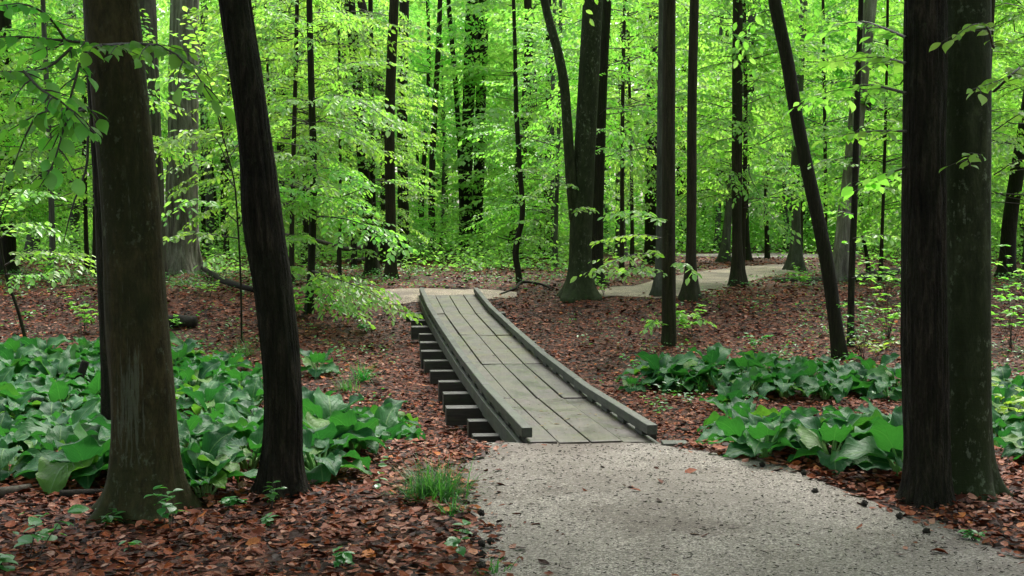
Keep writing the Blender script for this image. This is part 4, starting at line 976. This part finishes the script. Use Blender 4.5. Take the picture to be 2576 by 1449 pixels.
# ------------------------------------------------------------------ grass tufts, seedlings, shrubs
def tuft(seed, n, h, spread):
    rng = np.random.default_rng(seed); mb = MB(); V = []; F = []
    for i in range(n):
        az = rng.uniform(0, 6.28); b = np.array([rng.normal(0, spread * .25), rng.normal(0, spread * .25), 0]); L = h * rng.uniform(.6, 1.3); e = rng.uniform(.45, 1.45); w = rng.uniform(.0025, .005); cu = rng.uniform(.4, 1.8)
        o = np.array([math.cos(az), math.sin(az), 0]); lt = np.array([-math.sin(az), math.cos(az), 0]); p = b; k = len(V)
        for s in range(5):
            ww = w * (1 - s / 4.2); V += [p - lt * ww, p + lt * ww]
            p = p + (o * math.cos(e) + np.array([0, 0, math.sin(e)])) * L / 4; e -= cu / 4
        F += [[k + 2 * s, k + 2 * s + 1, k + 2 * s + 3, k + 2 * s + 2] for s in range(4)]
    mb.add(V, [np.array(F)]); return mb.mesh('grass_tuft', [M['grass']])
for (x, y), n, h, s, lab in (((1092, 1258), 560, .28, .27, 'bushy tuft of dark green grass at the left edge of the near gravel'), ((912, 958), 120, .34, .2, 'upright grass tuft on the leaves left of the boardwalk'), ((872, 985), 90, .28, .25, 'thin wispy grass tuft beside the upright one left of the boardwalk'),
                            ((1140, 1302), 40, .18, .12, 'small yellowish grass tuft just below the bushy dark one'), ((1762, 990), 60, .25, .15, 'grass tuft in front of the cabbage leaves below the leaning trunk'), ((1245, 1440), 30, .12, .1, 'tiny grass tuft at the bottom of the path edge'), ((612, 895), 120, .3, .3, 'faint grass tuft at the foot of the whip thin sapling')):
    p = G(x, y); o = link('grass_tuft', tuft(int(x), n, h, s), None, p); tag(o, lab, 'grass')

def seedling(name, label, cat, px, h, nst, leaf, m, seed, spread=.5, nl=9, tmpl=LEAFN, group=None):
    rng = np.random.default_rng(seed); p = G(*px); o = thing(name, label, cat, p, 0, group); mb = MB(); sb = MB()
    LP, LD, LS = [], [], []; A, B, R0, R1 = [], [], [], []
    for s in range(nst):
        az = rng.uniform(0, 6.28); e = rng.uniform(1.0, 1.5) if nst > 1 else 1.5; L = h * rng.uniform(.6, 1.1); q = np.array([rng.normal(0, .02), rng.normal(0, .02), 0.]); k = 5
        for i in range(k):
            d = np.array([math.cos(az) * math.cos(e), math.sin(az) * math.cos(e), math.sin(e)]); q2 = q + d * L / k; A.append(q); B.append(q2); R0.append(.004 * (1 - i / 7)); R1.append(.004 * (1 - (i + 1) / 7)); q = q2; e -= spread * rng.uniform(0, .3)
            if i >= 1:
                for j in range(max(1, nl // 4)):
                    a = rng.uniform(0, 6.28); LP.append(q); LD.append([math.cos(a), math.sin(a), rng.uniform(-.3, .35)]); LS.append(leaf * rng.uniform(.6, 1.15))
    n = len(LP); mb.add(*leaves_geo(tmpl, np.array(LP), np.array(LD), np.array([[0, 0, 1.]]) + rng.normal(0, .25, (n, 3)), np.array(LS)))
    sb.add(*segs_geo(np.array(A), np.array(B), np.array(R0), np.array(R1), 5)); link('leaves', mb.mesh('leaves', [M[m]]), o); link('stem', sb.mesh('stem', [M['twig']]), o); return o
seedling('seedling', 'leafy green seedling growing against the front roots of the big beech', 'plant', (425, 1325), .32, 3, .08, 'seedling', 1)
seedling('seedling', 'low round leaved seedling at the front left root of the big beech', 'plant', (285, 1320), .09, 3, .075, 'seedling', 2)
seedling('seedling', 'bright green seedling with a leaf whorl on top near the left bottom corner', 'plant', (100, 1410), .27, 2, .10, 'seedling', 3)
seedling('seedling', 'young seedling standing alone in the litter left of the near gravel', 'plant', (1132, 1415), .22, 1, .075, 'seedling', 4, nl=12)
seedling('seedling', 'small seedling at the bottom centre left of the litter', 'plant', (855, 1432), .10, 2, .07, 'seedling', 5)
seedling('seedling', 'tiny two leaved sprout in front of the big beech', 'plant', (352, 1388), .08, 1, .065, 'seedling', 6, nl=4)
seedling('seedling', 'dark round seedling in the left bottom corner', 'plant', (10, 1440), .10, 2, .10, 'seedling', 7)
seedling('seedling', 'short seedling at the foot of the black curved trunk', 'plant', (692, 1275), .15, 3, .06, 'seedling', 8)
seedling('seedling', 'creeping pale sprouts between the two near left trunks', 'plant', (580, 1275), .07, 6, .06, 'seedling', 9)
seedling('seedling', 'small sprout in the litter below the black curved trunk', 'plant', (660, 1320), .06, 2, .06, 'seedling', 10)
seedling('seedling', 'sprout at the right edge of the near path by the furrowed trunk', 'plant', (2440, 1365), .08, 3, .05, 'seedling', 11)
seedling('seedling', 'small weedy sprout under the end of a boardwalk crossbeam', 'plant', (1110, 918), .10, 3, .05, 'seedling', 12)
seedling('seedling', 'sprouts on the leaves left of the boardwalk middle', 'plant', (920, 835), .18, 4, .09, 'seedling', 13)
seedling('seedling', 'lone tall sprout right of the grass tuft, left of the gravel', 'plant', (966, 1232), .12, 1, .07, 'seedling', 14, nl=4)
seedling('shrub', 'small bright green bush in front of the left edge trunk beyond the cabbages', 'shrub', (210, 838), .75, 7, .10, 'leaf', 20, spread=1.2, nl=22, tmpl=LEAF6)
seedling('shrub', 'small green bush on the leaves right of the straight brown trunk', 'shrub', (1735, 850), .7, 8, .10, 'leaf', 21, spread=1.2, nl=22, tmpl=LEAF6)
seedling('shrub', 'fine leaved bush at the foot of the strongly leaning trunk', 'shrub', (2170, 905), 1.1, 10, .07, 'seedling', 22, spread=.7, nl=16, tmpl=LEAF6)
seedling('shrub', 'yellow green sapling bush in front of the furrowed right trunk', 'shrub', (2205, 905), .55, 4, .11, 'yellow_leaf', 23, spread=1.6, nl=10, tmpl=LEAFN)
seedling('shrub', 'bush of fresh green leaves on the litter before the path bend', 'shrub', (1520, 745), .6, 5, .10, 'leaf', 24, spread=1., nl=12, tmpl=LEAF6)
seedling('shrub', 'leafy green bush right of the mossy right beech', 'shrub', (2545, 880), 1.5, 12, .11, 'leaf', 25, spread=.8, nl=22, tmpl=LEAF6)
seedling('shrub', 'pale yellow green bush low beside the mossy right beech', 'shrub', (2555, 1085), .6, 5, .13, 'yellow_leaf', 26, spread=1.4, nl=12, tmpl=LEAFN)
seedling('shrub', 'wispy bush on the leaves left of the thick pale trunk foot', 'shrub', (530, 745), .5, 5, .10, 'leaf', 27, spread=1.2, nl=10, tmpl=LEAF6)
seedling('shrub', 'low green bush behind the dark snag near the pale patchy trunk', 'shrub', (2230, 760), 1.3, 10, .11, 'leaf', 28, spread=1., nl=22, tmpl=LEAF6)
seedling('shrub', 'sprouting bush at the foot of the dark leafy trunk by the fence', 'shrub', (1030, 700), .6, 6, .09, 'leaf', 29, spread=1., nl=12, tmpl=LEAF6)
seedling('shrub', 'green sprouts among the litter before the strongly leaning trunk', 'shrub', (1900, 885), .35, 7, .07, 'seedling', 30, spread=1.2, nl=12, tmpl=LEAF6)
seedling('shrub', 'loose sprouts left of the lone cabbage near the boardwalk right side', 'shrub', (1600, 940), .3, 5, .07, 'seedling', 33, spread=1.2, nl=10, tmpl=LEAF6)

seedling('shrub', 'bright bush between the strongly leaning trunk and the furrowed right trunk', 'shrub', (2235, 850), 1.2, 12, .10, 'leaf', 34, spread=1., nl=22, tmpl=LEAF6)
seedling('shrub', 'low pale sprouts beside the grey log near the far path', 'shrub', (2020, 722), .5, 8, .10, 'leaf', 35, spread=1.2, nl=12, tmpl=LEAF6)
seedling('shrub', 'leafy bush at the right edge beyond the mossy right beech', 'shrub', (2590, 800), 1.7, 14, .11, 'leaf', 36, spread=.8, nl=22, tmpl=LEAF6)
seedling('shrub', 'small bright bush between the black curved trunk and the slim beech', 'shrub', (745, 800), .6, 9, .11, 'leaf', 37, spread=1., nl=22, tmpl=LEAF6)
seedling('shrub', 'low leafy bush behind the big beech at the left', 'shrub', (130, 720), 1.0, 10, .11, 'leaf', 38, spread=1., nl=22, tmpl=LEAF6)
seedling('shrub', 'sprouts over the short rotten black log', 'shrub', (455, 828), .3, 7, .07, 'leaf', 39, spread=1.2, nl=12, tmpl=LEAF6)
# crumbs of bark, seed husks and a few leaves lying on the boardwalk
rng = np.random.default_rng(91); n = 900; Y = rng.uniform(9, 21, n); lat = rng.uniform(-.47, .47, n); k = rng.uniform(0, 1, n) < np.clip(.25 + .75 * np.sin(Y * 1.1 + 3) * np.cos(lat * 3), .1, 1); Y, lat = Y[k], lat[k]; n = len(Y)
pos = np.array([deck(a, b, .0075) for a, b in zip(Y, lat)]); az = rng.uniform(0, 6.28, n); mb = MB()
sz = np.where(rng.uniform(0, 1, n) < .05, rng.uniform(.04, .075, n), rng.uniform(.012, .03, n))
mb.add(*leaves_geo(LEAF6, pos, np.stack([np.cos(az), np.sin(az), np.zeros(n)], 1), np.array([[0, 0, 1.]]) + rng.normal(0, .08, (n, 3)), sz))
tag(link('boardwalk_debris', mb.mesh('boardwalk_debris', [M['husk']])), 'pale husks, crumbs and a few leaves on the boardwalk planks', None, None, 'stuff')

# ------------------------------------------------------------------ logs, sticks, fence
def log_px(name, label, cat, pts, m='wood_black', sides=12, lift=.5, rough=.1):
    P, R = [], []; g0 = G(pts[0][0], pts[0][1])
    for x, y, w, dz in pts:
        g = G(x, y + w / 2); r = w * g[1] / FPX / 2; g[2] += r * .8 + dz; P.append(g); R.append(r)
    o = tube_obj(name, np.array(P) - P[0], R, m, None, sides, rough, seed=pts[0][0]); o.location = P[0]; tag(o, label, cat); return o
log_px('fallen_log', 'dark fallen limb lying on the leaves left of the slim beech', 'log', [(498, 675, 10, .12), (545, 705, 14, .1), (600, 730, 16, .1), (640, 742, 14, .1)])
log_px('fallen_log', 'short rotten black log behind the left cabbage patch', 'log', [(412, 805, 36, 0), (450, 806, 36, 0), (494, 808, 32, 0)], sides=16)
log_px('fallen_log', 'low dark log lying behind the foot of the big beech', 'log', [(150, 1243, 26, 0), (215, 1240, 24, 0), (275, 1236, 20, 0)], sides=14)
log_px('fallen_log', 'grey brown log at the left edge under the cabbage leaves', 'log', [(-40, 1240, 30, 0), (20, 1235, 30, 0), (75, 1226, 24, 0)], 'wood_dead', sides=14)
log_px('fallen_log', 'grey mossy log beside the far path under the leaning trunk', 'log', [(1944, 704, 12, 0), (1990, 703, 17, 0), (2040, 702, 17, 0), (2092, 698, 14, 0)], 'wood_dead')
log_px('fallen_log', 'dark log behind the thin black stem and the snag', 'log', [(2150, 700, 20, 0), (2200, 690, 24, 0), (2262, 680, 18, 0)])
log_px('fallen_branch', 'short dark branch on the leaves beyond the far end of the boardwalk', 'branch', [(1118, 722, 6, 0), (1150, 727, 7, 0), (1172, 730, 5, 0)])
log_px('fallen_branch', 'thick bent black branch on the litter right of the boardwalk end', 'branch', [(1258, 742, 6, .01), (1295, 729, 7, .03), (1325, 719, 7, .08), (1360, 722, 6, .06), (1390, 729, 5, .01)])
log_px('fallen_branch', 'black crooked branch among cabbage leaves beside the near path', 'branch', [(1965, 1056, 7, .05), (2040, 1056, 8, .10), (2060, 1075, 8, .08), (2088, 1100, 12, .0), (2150, 1112, 14, 0)])
log_px('fallen_branch', 'thin pale stick lying on the left edge of the near gravel', 'branch', [(1180, 1225, 3, 0), (1215, 1214, 3, .01), (1250, 1200, 2, .01)], 'wood_dead', 6)
log_px('fallen_branch', 'dark twig lying in the middle of the near gravel', 'branch', [(1535, 1248, 4, 0), (1570, 1252, 4, .01), (1610, 1262, 3, 0)], 'wood_black', 6)
log_px('fallen_branch', 'curved dark twig right of the first one on the near gravel', 'branch', [(1620, 1268, 3, 0), (1645, 1262, 4, .01), (1680, 1266, 3, 0)], 'wood_black', 6)
log_px('fallen_branch', 'short dark stick at the bottom of the near gravel', 'branch', [(1375, 1446, 5, 0), (1410, 1440, 6, .01), (1450, 1447, 5, 0)], 'wood_black', 6)
log_px('fallen_branch', 'grey stick lying in the litter right of the boardwalk end', 'branch', [(1700, 1078, 12, 0), (1735, 1084, 12, 0)], 'wood_dead', 8)
log_px('fallen_branch', 'thin pale stick at the foot of the mossy right beech', 'branch', [(2390, 1258, 3, 0), (2440, 1254, 4, .01), (2500, 1252, 3, 0)], 'wood_dead', 6)
log_px('fallen_branch', 'long thin stick on the litter left of the boardwalk far end', 'branch', [(1060, 722, 3, 0), (1110, 722, 3, .01), (1180, 724, 3, 0)], 'wood_dead', 6)
sp0 = G(178, 1010); sp1 = at(216, 908, sp0[1] + .1)
o = tube_obj('dead_stick', [np.zeros(3), (sp1 - sp0) * .5, sp1 - sp0], [.05, .048, .045], 'wood_black', None, 10, .1); o.location = sp0; tag(o, 'broken black stick poking up slanted out of the cabbage patch', 'stick')
# brush pile
bp = G(1130, 655); rng = np.random.default_rng(8); n = 46; c = np.stack([rng.normal(0, 1.0, n), rng.normal(0, .5, n), rng.uniform(.03, .4, n)], 1); az = rng.normal(0, .5, n); ln = rng.uniform(.4, 1.3, n); dd = np.stack([np.cos(az), np.sin(az) * .6, rng.normal(0, .15, n)], 1) * ln[:, None]
mb = MB(); r = rng.uniform(.008, .025, n); mb.add(*segs_geo(c - dd, c + dd, r, r * .5, 5)); o = link('brush_pile', mb.mesh('brush_pile', [M['wood_dead']]), None, bp); tag(o, 'low heap of dead grey branches at the foot of the twin trunks', 'brush pile')
# rail fence
fg = G(852, 678); fe = thing('rail_fence', 'old dark split rail fence half hidden behind the slim beech sprays', 'fence', fg); FYd = fg[1]
def fpt(x, y, dy=0): return at(x, y, FYd + dy) - fg
for (x, yt, yb, w, dy) in ((709, 566, 668, 14, 1.0), (853, 600, 682, 12, 0), (893, 606, 680, 11, -.2)):
    a, b = fpt(x, yb, dy), fpt(x, yt, dy); a[2] = -.05; r = w * FYd / FPX / 2
    tube_obj('post', [a, (a + b) / 2, b], [r, r, r * .95], 'wood_black', fe, 8, .06)
for p in (((700, 589, 1.0), (775, 600, .5), (853, 621, 0)), ((845, 622, 0), (870, 626, -.1), (898, 628, -.2)), ((888, 626, -.2), (915, 621, 0), (932, 617, .2)), ((870, 656, -.05), (900, 655, -.1), (932, 648, .2))):
    q = [fpt(*a) for a in p]; tube_obj('rail', q, [.055, .06, .05], 'wood_dead', fe, 8, .08, p[0][0])
# spiky seed balls
def ball():
    import bmesh
    bm = bmesh.new(); bmesh.ops.create_icosphere(bm, subdivisions=3, radius=.017)
    for v in bm.verts:
        k = (math.sin(v.co.x * 900) * math.sin(v.co.y * 900 + 1) * math.sin(v.co.z * 900 + 2)); v.co *= 1 + .35 * max(0, k) * 1.8
    me = bpy.data.meshes.new('seed_ball'); bm.to_mesh(me); bm.free(); me.materials.append(M['wood_black']); return me
BM_ = ball()
for (x, y), lab in (((2174, 1275), 'third from the dark furrowed trunk along the path edge'), ((2050, 1243), 'lying alone on the gravel side below the cabbage leaves'), ((2330, 1345), 'nearest the lower right of the path edge'), ((2262, 1307), 'below the foot of the dark furrowed trunk'), ((1917, 1175), 'at the cabbage end of the path edge'), ((2022, 1196), 'beneath the cabbages at the gravel edge'),
                    ((1211, 1299), 'topmost of the column at the left gravel edge'), ((1235, 1373), 'right of the pair by the left gravel edge'), ((1212, 1377), 'left of the pair by the left gravel edge'), ((1213, 1407), 'just below the pair by the left gravel edge'), ((1212, 1436), 'lowest of the column at the left gravel edge')):
    p = G(x, y + 6); o = link('seed_ball', BM_, None, (p[0], p[1], p[2] + .034)); tag(o, 'spiky dark seed ball ' + lab, 'seed ball', 'spiky seed balls along the path edges')
    o.rotation_euler = (x, y, 0)
